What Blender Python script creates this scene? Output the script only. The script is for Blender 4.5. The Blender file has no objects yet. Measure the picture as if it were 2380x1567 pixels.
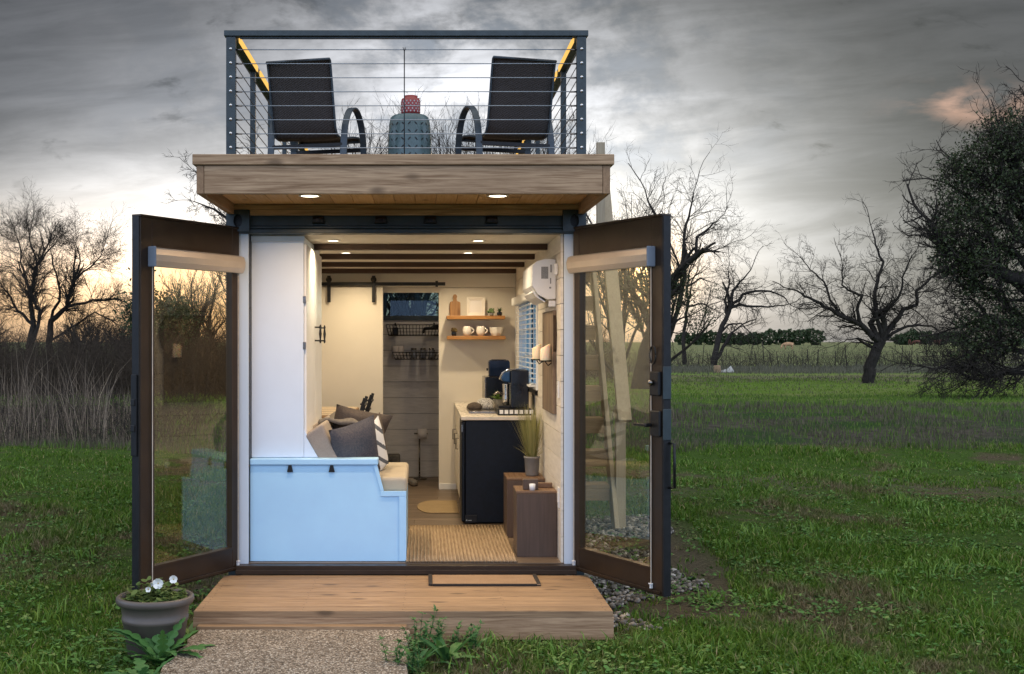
import bpy, math, random
import numpy as np
from mathutils import Vector, Matrix
R = random.Random(7)
PI = math.pi
scn = bpy.context.scene
COL = scn.collection
# ---------------------------------------------------------------- camera
CY, CZ, CX, F = -8.5, 1.75, 0.12, 2882.0      # camera position, focal length in px of a 2380 px wide picture
VX, VY = 985.0, 795.0                         # vanishing point
def X(px, Y): return CX + (px - VX) * (Y - CY) / F
def Z(py, Y): return CZ - (py - VY) * (Y - CY) / F
cam = bpy.data.cameras.new('camera'); cam.sensor_width = 36; cam.lens = 36 * F / 2380
cam.shift_x = (1190 - VX) / 2380; cam.shift_y = (VY - 783.5) / 2380
cam.clip_start = 0.1; cam.clip_end = 9000
co = bpy.data.objects.new('camera', cam); COL.objects.link(co)
co.location = (CX, CY, CZ); co.rotation_euler = (PI / 2, 0, 0); scn.camera = co
# ---------------------------------------------------------------- node helpers
def lin(r, g, b): return tuple(((c / 255) / 12.92 if c / 255 < .04045 else ((c / 255 + .055) / 1.055) ** 2.4) for c in (r, g, b)) + (1,)
class NT:
    def __init__(s, tree): s.t = tree; s.n = tree.nodes; s.l = tree.links
    def new(s, typ, **kw):
        n = s.n.new(typ)
        for k, v in kw.items(): setattr(n, k, v)
        return n
    def put(s, sock, v):
        if v is None: return
        if hasattr(v, 'is_output') or isinstance(v, bpy.types.NodeSocket): s.l.new(v, sock)
        else: sock.default_value = v
    def m(s, op, a, b=None, c=None, clamp=False):
        n = s.new('ShaderNodeMath', operation=op, use_clamp=clamp)
        s.put(n.inputs[0], a); s.put(n.inputs[1], b); s.put(n.inputs[2], c); return n.outputs[0]
    def mix(s, f, a, b, mode='MIX'):
        n = s.new('ShaderNodeMix', data_type='RGBA', blend_type=mode)
        s.put(n.inputs[0], f); s.put(n.inputs[6], a); s.put(n.inputs[7], b); return n.outputs[2]
    def noise(s, vec, scale=5, detail=4, rough=.55, dist=0, out=0):
        n = s.new('ShaderNodeTexNoise'); s.put(n.inputs['Vector'], vec)
        n.inputs['Scale'].default_value = scale; n.inputs['Detail'].default_value = detail
        n.inputs['Roughness'].default_value = rough; n.inputs['Distortion'].default_value = dist; return n.outputs[out]
    def ramp(s, f, stops, interp='LINEAR'):
        n = s.new('ShaderNodeValToRGB'); n.color_ramp.interpolation = interp; e = n.color_ramp.elements
        while len(e) < len(stops): e.new(.5)
        for k, (p, c) in enumerate(stops): e[k].position = p; e[k].color = c if len(c) == 4 else tuple(c) + (1,)
        s.put(n.inputs[0], f); return n.outputs[0]
    def mapr(s, f, a, b, c=0, d=1, smooth=False):
        n = s.new('ShaderNodeMapRange'); n.interpolation_type = 'SMOOTHSTEP' if smooth else 'LINEAR'
        s.put(n.inputs[0], f)
        for k, v in enumerate((a, b, c, d)): n.inputs[k + 1].default_value = v
        return n.outputs[0]
    def scale(s, vec, v):
        n = s.new('ShaderNodeMapping'); s.put(n.inputs[0], vec); n.inputs['Scale'].default_value = v; return n.outputs[0]
    def pos(s): return s.new('ShaderNodeNewGeometry').outputs['Position']
    def island(s): return s.new('ShaderNodeNewGeometry').outputs['Random Per Island']
    def sep(s, v):
        n = s.new('ShaderNodeSeparateXYZ'); s.put(n.inputs[0], v); return n.outputs
    def comb(s, a, b, c):
        n = s.new('ShaderNodeCombineXYZ'); s.put(n.inputs[0], a); s.put(n.inputs[1], b); s.put(n.inputs[2], c); return n.outputs[0]
MATS = {}
def mat(name, build=None):
    if name in MATS: return MATS[name]
    m = bpy.data.materials.new(name); m.use_nodes = True; t = NT(m.node_tree); t.n.clear()
    out = t.new('ShaderNodeOutputMaterial'); sh = build(t); t.l.new(sh, out.inputs[0]); MATS[name] = m; return m
def pbsdf(t, col, rough=.5, metal=0, bump=None, bs=.1, bd=.01, spec=.5, **kw):
    p = t.new('ShaderNodeBsdfPrincipled'); t.put(p.inputs['Base Color'], col); t.put(p.inputs['Roughness'], rough)
    p.inputs['Metallic'].default_value = metal; p.inputs['Specular IOR Level'].default_value = spec
    for k, v in kw.items(): t.put(p.inputs[k.replace('_', ' ')], v)
    if bump is not None:
        b = t.new('ShaderNodeBump'); b.inputs['Strength'].default_value = bs; b.inputs['Distance'].default_value = bd
        t.put(b.inputs['Height'], bump); t.l.new(b.outputs[0], p.inputs['Normal'])
    return p.outputs[0]
def c4(c): return tuple(c) + (1,) if len(c) == 3 else tuple(c)
def shade(c, k): return (min(1, c[0] * k), min(1, c[1] * k), min(1, c[2] * k), 1)
def plain(name, c, rough=.5, metal=0, var=.12, sc=6, bump=.15, bsc=60, bd=.003, spec=.5):
    def b(t):
        p = t.pos(); n = t.noise(p, sc, 5, .6)
        col = t.mix(t.mapr(n, .3, .7), shade(c, 1 - var), shade(c, 1 + var))
        r = t.mapr(t.noise(p, sc * 2.3, 3), .3, .7, max(0, rough - .08), min(1, rough + .08))
        return pbsdf(t, col, r, metal, t.noise(p, bsc, 4), bump, bd, spec)
    return mat(name, b)
def wood(name, c, dark, axis='x', rough=.65, grain=1.0, knots=True, islandvar=.25, gs=1.0):
    """sawn wood: grain streaks along an axis, knots, variation from board to board"""
    def b(t):
        p = t.pos(); isl = t.island()
        off = t.comb(t.m('MULTIPLY', isl, 37.0), t.m('MULTIPLY', isl, 11.0), t.m('MULTIPLY', isl, 23.0))
        va = t.new('ShaderNodeVectorMath', operation='ADD'); t.put(va.inputs[0], p); t.put(va.inputs[1], off); q = va.outputs[0]
        lo, hi = 1.2 * gs, 26 * gs
        s = {'x': (lo, hi, hi), 'y': (hi, lo, hi), 'z': (hi, hi, lo)}[axis]
        g = t.noise(t.scale(q, s), 1.6, 6, .62, 1.2)
        s2 = {'x': (3, 60, 60), 'y': (60, 3, 60), 'z': (60, 60, 3)}[axis]
        g2 = t.noise(t.scale(q, s2), 2.0, 3, .6)
        f = t.m('ADD', t.m('MULTIPLY', t.mapr(g, .35, .68), .7 * grain), t.m('MULTIPLY', t.mapr(g2, .3, .7), .35 * grain))
        col = t.mix(f, c4(c), c4(dark))
        if knots:
            ks = {'x': (3.2, 7, 7), 'y': (7, 3.2, 7), 'z': (7, 7, 3.2)}[axis]
            v = t.new('ShaderNodeTexVoronoi'); t.put(v.inputs['Vector'], t.scale(q, ks)); v.inputs['Scale'].default_value = 1.0
            v.inputs['Randomness'].default_value = 1
            k = t.mapr(v.outputs['Distance'], .07, .25, 1, 0, True)
            sel = t.m('GREATER_THAN', t.sep(v.outputs['Color'])[0], .35)
            col = t.mix(t.m('MULTIPLY', t.m('MULTIPLY', k, sel), .8), col, shade(dark, .45))
        lf = t.noise(p, 2.2, 4)
        col = t.mix(t.mapr(lf, .35, .7, 0, .35), col, shade(dark, .9))
        bright = t.mapr(isl, 0, 1, 1 - islandvar, 1 + islandvar)
        mm = t.new('ShaderNodeVectorMath', operation='SCALE'); t.put(mm.inputs[0], col); t.put(mm.inputs['Scale'], bright)
        return pbsdf(t, mm.outputs[0], t.mapr(g, .3, .7, rough - .1, min(1, rough + .12)), 0, g2, .25, .002, .4)
    return mat(name, b)
def emis(name, c, s):
    def b(t):
        e = t.new('ShaderNodeEmission'); e.inputs[0].default_value = c4(c); e.inputs[1].default_value = s; return e.outputs[0]
    return mat(name, b)
# ---------------------------------------------------------------- mesh builder
class MB:
    def __init__(s): s.v = []; s.f = []; s.sm = []; s.M = None
    def add(s, vs, fs, smooth=False):
        k = len(s.v)
        if s.M is not None: vs = [tuple(s.M @ Vector(p)) for p in vs]
        s.v += [tuple(p) for p in vs]; s.f += [tuple(i + k for i in f) for f in fs]; s.sm += [smooth] * len(fs); return s
    def box(s, x0, x1, y0, y1, z0, z1):
        x0, x1 = min(x0, x1), max(x0, x1); y0, y1 = min(y0, y1), max(y0, y1); z0, z1 = min(z0, z1), max(z0, z1)
        v = [(x0, y0, z0), (x1, y0, z0), (x1, y1, z0), (x0, y1, z0), (x0, y0, z1), (x1, y0, z1), (x1, y1, z1), (x0, y1, z1)]
        return s.add(v, [(0, 3, 2, 1), (4, 5, 6, 7), (0, 1, 5, 4), (1, 2, 6, 5), (2, 3, 7, 6), (3, 0, 4, 7)])
    def bar(s, p0, p1, w, h, up=(0, 0, 1)):
        """a rectangular bar from p0 to p1, w wide sideways, h along up"""
        p0, p1, up = Vector(p0), Vector(p1), Vector(up); d = (p1 - p0).normalized(); a = d.cross(up).normalized(); b = a.cross(d).normalized()
        vs = [p + a * (i * w / 2) + b * (j * h / 2) for p in (p0, p1) for i, j in ((-1, -1), (1, -1), (1, 1), (-1, 1))]
        return s.add(vs, [(0, 1, 2, 3), (7, 6, 5, 4), (0, 4, 5, 1), (1, 5, 6, 2), (2, 6, 7, 3), (3, 7, 4, 0)])
    def prism(s, poly, axis, a, b):
        """polygon in the plane square to axis, stretched from a to b along it"""
        def P(u, w, t): return {'y': (u, t, w), 'x': (t, u, w), 'z': (u, w, t)}[axis]
        n = len(poly); vs = [P(u, w, a) for u, w in poly] + [P(u, w, b) for u, w in poly]
        return s.add(vs, [tuple(range(n)), tuple(range(2 * n - 1, n - 1, -1))] + [(i, i + n, (i + 1) % n + n, (i + 1) % n) for i in range(n)])
    def tube(s, pts, rad, n=8, cap=True, smooth=True):
        pts = [Vector(p) for p in pts]; m = len(pts)
        if not hasattr(rad, '__len__'): rad = [rad] * m
        vs = []; prev = None
        for i, p in enumerate(pts):
            d = (pts[min(i + 1, m - 1)] - pts[max(i - 1, 0)])
            if d.length < 1e-9: d = Vector((0, 0, 1))
            d.normalize()
            if prev is None: a = d.cross(Vector((0, 0, 1)) if abs(d.z) < .9 else Vector((1, 0, 0)))
            else: a = prev - d * prev.dot(d)
            if a.length < 1e-6: a = d.orthogonal()
            a.normalize(); b = d.cross(a); prev = a
            for k in range(n):
                t = 2 * PI * k / n; vs.append(p + (a * math.cos(t) + b * math.sin(t)) * rad[i])
        fs = [(i * n + k, i * n + (k + 1) % n, (i + 1) * n + (k + 1) % n, (i + 1) * n + k) for i in range(m - 1) for k in range(n)]
        if cap: fs += [tuple(range(n - 1, -1, -1)), tuple(range((m - 1) * n, m * n))]
        return s.add(vs, fs, smooth)
    def lathe(s, prof, c=(0, 0, 0), n=32, smooth=True, sx=1, sy=1, axis='z'):
        """profile [(radius, height)] turned about an axis through c"""
        vs = []
        for r, h in prof:
            for k in range(n):
                t = 2 * PI * k / n; u, w = r * sx * math.cos(t), r * sy * math.sin(t)
                vs.append({'z': (c[0] + u, c[1] + w, c[2] + h), 'x': (c[0] + h, c[1] + u, c[2] + w), 'y': (c[0] + u, c[1] + h, c[2] + w)}[axis])
        m = len(prof); fs = [(i * n + k, i * n + (k + 1) % n, (i + 1) * n + (k + 1) % n, (i + 1) * n + k) for i in range(m - 1) for k in range(n)]
        if prof[0][0] > 1e-4: fs.append(tuple(range(n - 1, -1, -1)))
        if prof[-1][0] > 1e-4: fs.append(tuple(range((m - 1) * n, m * n)))
        return s.add(vs, fs, smooth)
    def grid(s, fn, nu, nv, smooth=True, two=False):
        vs = [fn(i / nu, j / nv) for j in range(nv + 1) for i in range(nu + 1)]
        fs = [(j * (nu + 1) + i, j * (nu + 1) + i + 1, (j + 1) * (nu + 1) + i + 1, (j + 1) * (nu + 1) + i) for j in range(nv) for i in range(nu)]
        return s.add(vs, fs, smooth)
    def cushion(s, c, w, h, t, rot, n=14, pinch=.1, sq=4):
        """square pillow centred at c, w x h, t thick; rot is a Matrix; thin at its seams, corners drawn out"""
        for sg in (-1, 1):
            def fn(a, b):
                u, v = a * 2 - 1, b * 2 - 1
                th = t / 2 * max(0, (1 - abs(u) ** sq) * (1 - abs(v) ** sq)) ** .55
                x = u * w / 2 * (1 - pinch * (1 - v * v)); z = v * h / 2 * (1 - pinch * (1 - u * u))
                return tuple(rot @ Vector((x, sg * th, z)) + Vector(c))
            s.grid(fn, n, n)
        return s
    def mesh(s, name):
        me = bpy.data.meshes.new(name); me.from_pydata(s.v, [], s.f); me.polygons.foreach_set('use_smooth', s.sm); me.update(); return me
    def build(s, name, m, parent=None, bevel=0, at=None, seg=2, label=None):
        root = parent
        while root is not None and root.parent is not None: root = root.parent
        if root is not None: o0 = root.get('_o', (0, 0, 0))
        elif at is not None: o0 = at
        else:
            xs, ys, zs = zip(*s.v); o0 = ((min(xs) + max(xs)) / 2, (min(ys) + max(ys)) / 2, min(zs))
        s.v = [(a - o0[0], b - o0[1], c - o0[2]) for a, b, c in s.v]
        me = s.mesh(name); me.materials.append(m); o = bpy.data.objects.new(name, me); COL.objects.link(o)
        if parent is not None: o.parent = parent
        else: o.location = o0; o['_o'] = tuple(o0)
        if bevel:
            md = o.modifiers.new('bevel', 'BEVEL'); md.width = bevel; md.segments = seg; md.limit_method = 'ANGLE'; md.angle_limit = math.radians(40)
        if label: o['label'] = label
        return o
def tag(o, label, cat, group=None):
    o['label'] = label; o['category'] = cat
    if group: o['group'] = group
    return o
def thing(name, label, cat, loc, group=None):
    o = bpy.data.objects.new(name, None); COL.objects.link(o); o.location = loc; o['_o'] = tuple(loc); o.empty_display_size = .2
    return tag(o, label, cat, group)
def kind(o, k): o['kind'] = k; return o
def copy_tree(o, parent=None):
    c = o.copy(); COL.objects.link(c)
    if parent is not None: c.parent = parent
    for ch in list(o.children): copy_tree(ch, c)
    return c
# ---------------------------------------------------------------- world
wd = bpy.data.worlds.new('World'); scn.world = wd; wd.use_nodes = True
t = NT(wd.node_tree); t.n.clear()
SUN_EL, SUN_AZ = math.radians(3.4), math.radians(10.2)
g = t.new('ShaderNodeTexCoord').outputs['Generated']; sx, sy, sz = t.sep(g)[0:3]
yy = t.m('MAXIMUM', sy, .12); u = t.m('DIVIDE', sx, yy); v = t.m('DIVIDE', sz, yy)
uc = t.m('MINIMUM', t.m('MAXIMUM', u, -3.0), 3.0); vc = t.m('MINIMUM', v, 4.0)
def gauss(cu, cv, su, sv, amp):
    a = t.m('POWER', t.m('DIVIDE', t.m('SUBTRACT', uc, cu), su), 2.0); b = t.m('POWER', t.m('ABSOLUTE', t.m('DIVIDE', t.m('SUBTRACT', vc, cv), sv)), 2.0)
    return t.m('MULTIPLY', t.m('EXPONENT', t.m('MULTIPLY', t.m('ADD', a, b), -1.0)), amp)
def addall(*a):
    r = a[0]
    for x in a[1:]: r = t.m('ADD', r, x)
    return r
lum = addall(t.m('ADD', .058, 0.0), gauss(.165, .10, .14, .12, .53), gauss(-.21, .085, .16, .055, .62), gauss(-.01, .18, .13, .10, .34),
             gauss(-.22, .15, .14, .10, .12), gauss(.30, .06, .16, .06, .12))
# soft banded stratus, thin and long
q = t.comb(t.m('MULTIPLY', uc, 3.0), t.m('MULTIPLY', t.m('ADD', vc, t.m('MULTIPLY', uc, -.10)), 17.0), 0.0)
band = t.mapr(t.noise(q, 2.3, 7, .6, .4), .3, .7, .83, 1.17, True)
# broken cumulus higher up over the building
q2 = t.comb(t.m('MULTIPLY', uc, 15.0), t.m('MULTIPLY', vc, 23.0), 3.3)
cn = t.noise(q2, 1.0, 9, .6, .15)
hi = t.mapr(vc, .10, .17, 0, 1, True); mid = t.m('MULTIPLY', hi, t.m('EXPONENT', t.m('MULTIPLY', t.m('POWER', t.m('DIVIDE', t.m('SUBTRACT', uc, 0.03), .19), 2.0), -1.0)))
cum = t.mapr(cn, .38, .64, .56, 1.36, True)
cumf = t.m('ADD', t.m('MULTIPLY', t.m('SUBTRACT', cum, 1.0), mid), 1.0)
# a few small dark tufts elsewhere
q3 = t.comb(t.m('MULTIPLY', uc, 17.0), t.m('MULTIPLY', vc, 34.0), 9.1)
tn = t.noise(q3, .8, 8, .6, .3); tuft = t.mapr(tn, .60, .72, 1.0, .66, True)
tf = t.m('ADD', t.m('MULTIPLY', t.m('SUBTRACT', tuft, 1.0), t.mapr(vc, .09, .15, 0, 1, True)), 1.0)
lum = t.m('MULTIPLY', t.m('MULTIPLY', lum, band), t.m('MULTIPLY', cumf, tf))
warm = t.ramp(t.mapr(vc, -.02, .2), [(0, (1.0, .72, .60)), (.25, (1.0, .80, .66)), (.5, (1.0, .96, .905)), (1, (.95, .965, 1.03))])
side = t.mix(t.mapr(uc, .10, .34, 0, 1, True), warm, (.97, .97, 1.0, 1))
side = t.mix(t.m('MULTIPLY', t.m('MULTIPLY', mid, t.mapr(cn, .36, .52, 1, 0, True)), .6), side, (.74, .88, 1.12, 1))
vm = t.new('ShaderNodeVectorMath', operation='SCALE'); t.put(vm.inputs[0], side); t.put(vm.inputs['Scale'], lum)
sunc = t.mix(1.0, (1.0, .62, .25, 1), t.comb(gauss(.178, .057, .035, .03, 1.1), gauss(.178, .057, .035, .03, 1.1), gauss(.178, .057, .035, .03, 1.1)), 'MULTIPLY')
sund = t.m('ADD', gauss(.178, .060, .008, .008, 6.0), 0.0)
sc2 = t.mix(1.0, sunc, t.comb(sund, t.m('MULTIPLY', sund, .85), t.m('MULTIPLY', sund, .5)), 'ADD')
leftw = t.mix(1.0, (1.0, .60, .25, 1), t.comb(gauss(-.25, .045, .16, .042, .68), gauss(-.25, .045, .16, .042, .68), gauss(-.25, .045, .16, .042, .68)), 'MULTIPLY')
oc = t.m('MULTIPLY', gauss(.445, .192, .045, .014, .34), t.mapr(tn, .42, .6)); orange = t.comb(oc, t.m('MULTIPLY', oc, .55), t.m('MULTIPLY', oc, .35))
front = t.mix(1.0, t.mix(1.0, t.mix(1.0, vm.outputs[0], sc2, 'ADD'), leftw, 'ADD'), orange, 'ADD')
# the dusk-blue half of the sky, overhead and behind the camera
bn = t.noise(g, 2.5, 5, .5)
back = t.mix(t.mapr(bn, .35, .65), (.50, .66, 1.02, 1), (.66, .82, 1.18, 1))
back = t.mix(t.mapr(sz, .15, .8), back, (.74, .74, .70, 1))
fb = t.mapr(sy, .15, .6, 1, 0, True)
skyc = t.mix(fb, front, back)
skyc = t.mix(t.mapr(sz, -.03, -.002, 1, 0), skyc, (.05, .07, .05, 1))
bg = t.new('ShaderNodeBackground'); t.put(bg.inputs[0], skyc); bg.inputs[1].default_value = 1.75
ns = t.new('ShaderNodeTexSky'); ns.sky_type = 'NISHITA'; ns.sun_disc = False; ns.sun_elevation = SUN_EL; ns.sun_rotation = SUN_AZ; ns.air_density = 1; ns.dust_density = 2
bg2 = t.new('ShaderNodeBackground'); t.put(bg2.inputs[0], t.mix(1.0, ns.outputs[0], (.05, .09, .16, 1), 'MULTIPLY')); bg2.inputs[1].default_value = .05
ad = t.new('ShaderNodeAddShader'); t.l.new(bg.outputs[0], ad.inputs[0]); t.l.new(bg2.outputs[0], ad.inputs[1])
wo = t.new('ShaderNodeOutputWorld'); t.l.new(ad.outputs[0], wo.inputs[0])
wd.cycles.sampling_method = 'MANUAL'; wd.cycles.sample_map_resolution = 1024
sun = bpy.data.lights.new('sun', 'SUN'); sun.energy = .5; sun.angle = math.radians(10); sun.color = (1, .72, .45)
so = bpy.data.objects.new('sun', sun); COL.objects.link(so)
sd = Vector((math.sin(SUN_AZ) * math.cos(SUN_EL), math.cos(SUN_AZ) * math.cos(SUN_EL), math.sin(SUN_EL)))
so.rotation_euler = sd.to_track_quat('Z', 'Y').to_euler(); so.location = (10, 60, 20)
scn.view_settings.view_transform = 'Standard'; scn.view_settings.look = 'None'; scn.view_settings.exposure = 0; scn.view_settings.gamma = 1
scn.render.engine = 'CYCLES'; scn.cycles.use_denoising = True
scn.cycles.max_bounces = 8; scn.cycles.transparent_max_bounces = 24; scn.cycles.sample_clamp_indirect = 6
# ---------------------------------------------------------------- materials
STEEL = plain('painted_steel', (.030, .044, .050), .42, .1, .25, 9, .2, 90)
BRONZE = plain('bronze_aluminium', (.034, .020, .011), .38, .35, .2, 5, .12, 120)
BLACK = plain('black_metal', (.010, .010, .011), .45, .3, .3, 20)
BLUELIT = plain('skylight_blue_white', (.42, .70, .99), .38, 0, .05, 3, .06, 40)  # white bench paint with the blue dusk skylight put into its colour
JAMB = plain('skylight_blue_jamb', (.58, .67, .78), .38, 0, .03, 3, .06, 40)  # white jambs, blue skylight tinted into the base colour
COOLLIT = plain('skylight_cool_white', (.70, .79, .92), .38, 0, .03, 3, .06, 40)  # wardrobe white, cooled in colour to stand for the skylight on it
WHITE = plain('white_paint', (.80, .80, .80), .38, 0, .025, 3, .06, 40)
CREAM = plain('cream_paint', (.72, .67, .58), .6, 0, .03, 3, .06, 50)
def shiplap(t):
    p = t.pos(); isl = t.island(); n = t.noise(t.scale(p, (2, 2, 14)), 2.5, 5, .6)
    c = t.mix(t.mapr(n, .3, .75), (.74, .69, .61, 1), (.60, .55, .48, 1)); b = t.mapr(isl, 0, 1, .93, 1.03)
    mm = t.new('ShaderNodeVectorMath', operation='SCALE'); t.put(mm.inputs[0], c); t.put(mm.inputs['Scale'], b)
    return pbsdf(t, mm.outputs[0], .5, 0, n, .15, .003)
SHIP = mat('shiplap_paint', shiplap)
def dim_ship(t):
    p = t.pos(); n = t.noise(t.scale(p, (4, 4, 30)), 2.5, 5, .6)
    return pbsdf(t, t.mix(t.mapr(n, .3, .75), (.66, .62, .57, 1), (.52, .49, .45, 1)), .55, 0, n, .15, .003)
DIMSHIP = mat('dimmed_shiplap_paint', dim_ship)  # shiplap paint greyed and darkened to stand for the bathroom's weaker light
DECKW = wood('deck_wood', (.47, .30, .165), (.20, .12, .065), 'x', .66, 1.0, True, .16)
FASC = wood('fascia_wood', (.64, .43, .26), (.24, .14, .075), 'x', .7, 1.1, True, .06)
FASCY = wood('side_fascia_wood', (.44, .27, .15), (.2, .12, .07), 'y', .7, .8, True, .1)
SOFF = wood('soffit_wood', (.66, .40, .17), (.44, .24, .09), 'y', .6, .6, True, .18)
STAIRW = wood('stair_wood', (.46, .39, .28), (.27, .21, .14), 'z', .7, .6, True, .12)
TREADW = wood('tread_wood', (.36, .26, .15), (.19, .13, .08), 'x', .7, .7, True, .12)
SHELFW = wood('shelf_wood', (.50, .25, .075), (.22, .09, .03), 'x', .45, .8, True, .1)
FLOORW = wood('floor_wood', (.20, .145, .10), (.095, .068, .048), 'x', .42, .8, False, .22)
BEAMW = wood('beam_wood', (.085, .045, .028), (.035, .02, .014), 'x', .6, .8, False, .15)
BOXW = wood('walnut_board', (.115, .075, .055), (.055, .038, .03), 'z', .5, .7, False, .15)
SIGNW = wood('weathered_board', (.27, .19, .125), (.085, .06, .045), 'z', .6, 1.0, True, .1, .5)
TABLEW = wood('table_wood', (.42, .25, .12), (.24, .13, .06), 'x', .5, .7, False, .1)
CUTW = wood('olive_wood', (.52, .30, .13), (.20, .09, .035), 'z', .45, 1.2, True, .1, .6)
PALEB = plain('pale_counter', (.62, .56, .48), .3, 0, .12, 14, .05)
def fabric(name, c, c2, sc=220, rough=.9):
    def b(t):
        p = t.pos(); n = t.noise(p, sc, 2); l = t.noise(p, 7, 4)
        col = t.mix(t.mapr(t.m('ADD', t.m('MULTIPLY', n, .6), t.m('MULTIPLY', l, .4)), .35, .65), c4(c), c4(c2))
        return pbsdf(t, col, rough, 0, n, .5, .003, .2)
    return mat(name, b)
F_GREY = fabric('grey_linen', (.36, .31, .27), (.27, .23, .20)); F_TAN = fabric('tan_linen', (.47, .41, .32), (.38, .33, .26))
F_NAVY = fabric('slate_wool', (.052, .056, .072), (.11, .10, .105), 90); F_BROWN = fabric('brown_wool', (.13, .105, .085), (.075, .06, .05), 90)
F_THROW = fabric('throw_wool', (.20, .18, .16), (.12, .11, .10), 60)
def fstripe(t):
    p = t.pos(); x, y, z = t.sep(p)[0:3]
    w = t.m('SINE', t.m('MULTIPLY', t.m('ADD', z, t.m('MULTIPLY', x, .9)), 62.0)); n = t.noise(p, 40, 3)
    f = t.m('GREATER_THAN', t.m('ADD', w, t.m('MULTIPLY', n, .8)), 1.0)
    return pbsdf(t, t.mix(f, (.74, .74, .74, 1), (.10, .11, .13, 1)), .9, 0, t.noise(p, 200, 2), .4, .003)
F_STRIPE = mat('striped_cotton', fstripe)
def jute(t):
    p = t.pos(); x, y, z = t.sep(p)[0:3]
    w = t.m('SINE', t.m('MULTIPLY', t.m('ADD', x, t.m('MULTIPLY', t.noise(p, 6, 2), .012)), 2 * PI / .026)); r = t.m('SINE', t.m('MULTIPLY', y, 2 * PI / .03))
    n = t.noise(t.scale(p, (38, 3.5, 60)), 1.5, 6, .7); f = t.m('ADD', t.m('MULTIPLY', t.mapr(w, -1, 1), .4), t.m('MULTIPLY', t.mapr(n, .3, .7), .6))
    col = t.mix(f, (.17, .115, .07, 1), (.50, .375, .25, 1))
    return pbsdf(t, col, .95, 0, t.m('ADD', w, t.m('MULTIPLY', r, .35)), .8, .006, .1)
JUTE = mat('jute_weave', jute)
JUTE2 = fabric('fine_jute', (.34, .25, .14), (.25, .18, .10), 120)
MATF = fabric('coir_mat', (.36, .24, .15), (.26, .165, .10), 150); MATB = fabric('mat_border', (.03, .025, .022), (.05, .04, .035), 150)
CERAMIC = plain('white_ceramic', (.80, .76, .70), .15, 0, .02, 5, .02); PLASTIC = plain('white_plastic', (.74, .75, .77), .35, 0, .03, 5, .04)
CHROME = plain('chrome', (.65, .65, .66), .18, 1, .05); CABLE = plain('steel_cable', (.30, .33, .36), .35, .6, .1)
BRUSH = plain('dark_nickel', (.22, .20, .18), .28, 1, .1)
FRIDGE = plain('black_enamel', (.004, .007, .014), .45, 0, .3, 30, .25, 300, .001, .25)
GLOSSB = plain('gloss_black', (.010, .013, .022), .12, 0, .2); SOIL = plain('potting_soil', (.035, .025, .018), .95, 0, .4, 40, .8, 90, .01)
POTM = plain('taupe_plastic', (.105, .085, .072), .45, 0, .12, 8, .1, 60); POTG = plain('grey_pot', (.20, .19, .18), .6, 0, .12, 20, .2)
TEAL = plain('teal_glaze', (.075, .125, .135), .28, 0, .2, 9, .1); REDM = plain('red_lantern_paint', (.28, .035, .035), .3, 0, .2, 12)
def leafm(name, a, b2, rough=.5, trans=.25):
    def b(t):
        isl = t.island(); p = t.pos(); n = t.noise(p, 3, 3)
        col = t.mix(t.m('ADD', t.m('MULTIPLY', isl, .7), t.m('MULTIPLY', n, .3)), c4(a), c4(b2))
        d = pbsdf(t, col, rough, spec=.3); tr = t.new('ShaderNodeBsdfTranslucent'); t.put(tr.inputs[0], col)
        mx = t.new('ShaderNodeMixShader'); mx.inputs[0].default_value = trans; t.l.new(d, mx.inputs[1]); t.l.new(tr.outputs[0], mx.inputs[2]); return mx.outputs[0]
    return mat(name, b)
LEAF_W = leafm('weed_leaf', (.045, .13, .045), (.10, .24, .06)); LEAF_P = leafm('pansy_leaf', (.07, .13, .035), (.17, .22, .06))
LEAF_G = leafm('ornamental_grass_leaf', (.20, .22, .07), (.42, .38, .17)); LEAF_S = leafm('succulent_leaf', (.04, .10, .03), (.11, .20, .06))
LEAF_O = leafm('oak_leaf', (.018, .030, .012), (.060, .082, .030), .5, .15); LEAF_B = leafm('bush_leaf', (.022, .040, .016), (.055, .085, .032), .5, .1)
def bark(name, a, b2):
    def b(t):
        p = t.pos(); n = t.noise(t.scale(p, (9, 9, 2.2)), 2, 6, .65); return pbsdf(t, t.mix(t.mapr(n, .3, .7), c4(a), c4(b2)), .9, 0, n, .8, .03, .1)
    return mat(name, b)
BARK = bark('bark', (.050, .044, .040), (.016, .014, .013)); TWIG = bark('twig_bark', (.055, .048, .042), (.028, .024, .021))
TWIGP = bark('pale_stem', (.22, .18, .15), (.10, .085, .075)); TWIGR = bark('brush_stem', (.075, .058, .046), (.04, .033, .027))
def glassm(t):
    tr = t.new('ShaderNodeBsdfTransparent'); tr.inputs[0].default_value = (1, .955, .84, 1)
    gl = t.new('ShaderNodeBsdfGlossy'); gl.inputs['Roughness'].default_value = .015; gl.inputs[0].default_value = (.95, .97, .97, 1)
    fr = t.new('ShaderNodeLayerWeight'); fr.inputs[0].default_value = .5; f = t.m('ADD', t.m('MULTIPLY', t.m('POWER', fr.outputs['Facing'], 2.0), .27), .02, clamp=True)
    mx = t.new('ShaderNodeMixShader'); t.put(mx.inputs[0], f); t.l.new(tr.outputs[0], mx.inputs[1]); t.l.new(gl.outputs[0], mx.inputs[2]); return mx.outputs[0]
GLASS = mat('coated_glass', glassm)
def glass2(t):
    tr = t.new('ShaderNodeBsdfTransparent'); tr.inputs[0].default_value = (.55, .75, .85, 1)
    gl = t.new('ShaderNodeBsdfGlossy'); gl.inputs['Roughness'].default_value = .02
    mx = t.new('ShaderNodeMixShader'); mx.inputs[0].default_value = .025; t.l.new(tr.outputs[0], mx.inputs[1]); t.l.new(gl.outputs[0], mx.inputs[2]); return mx.outputs[0]
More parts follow.
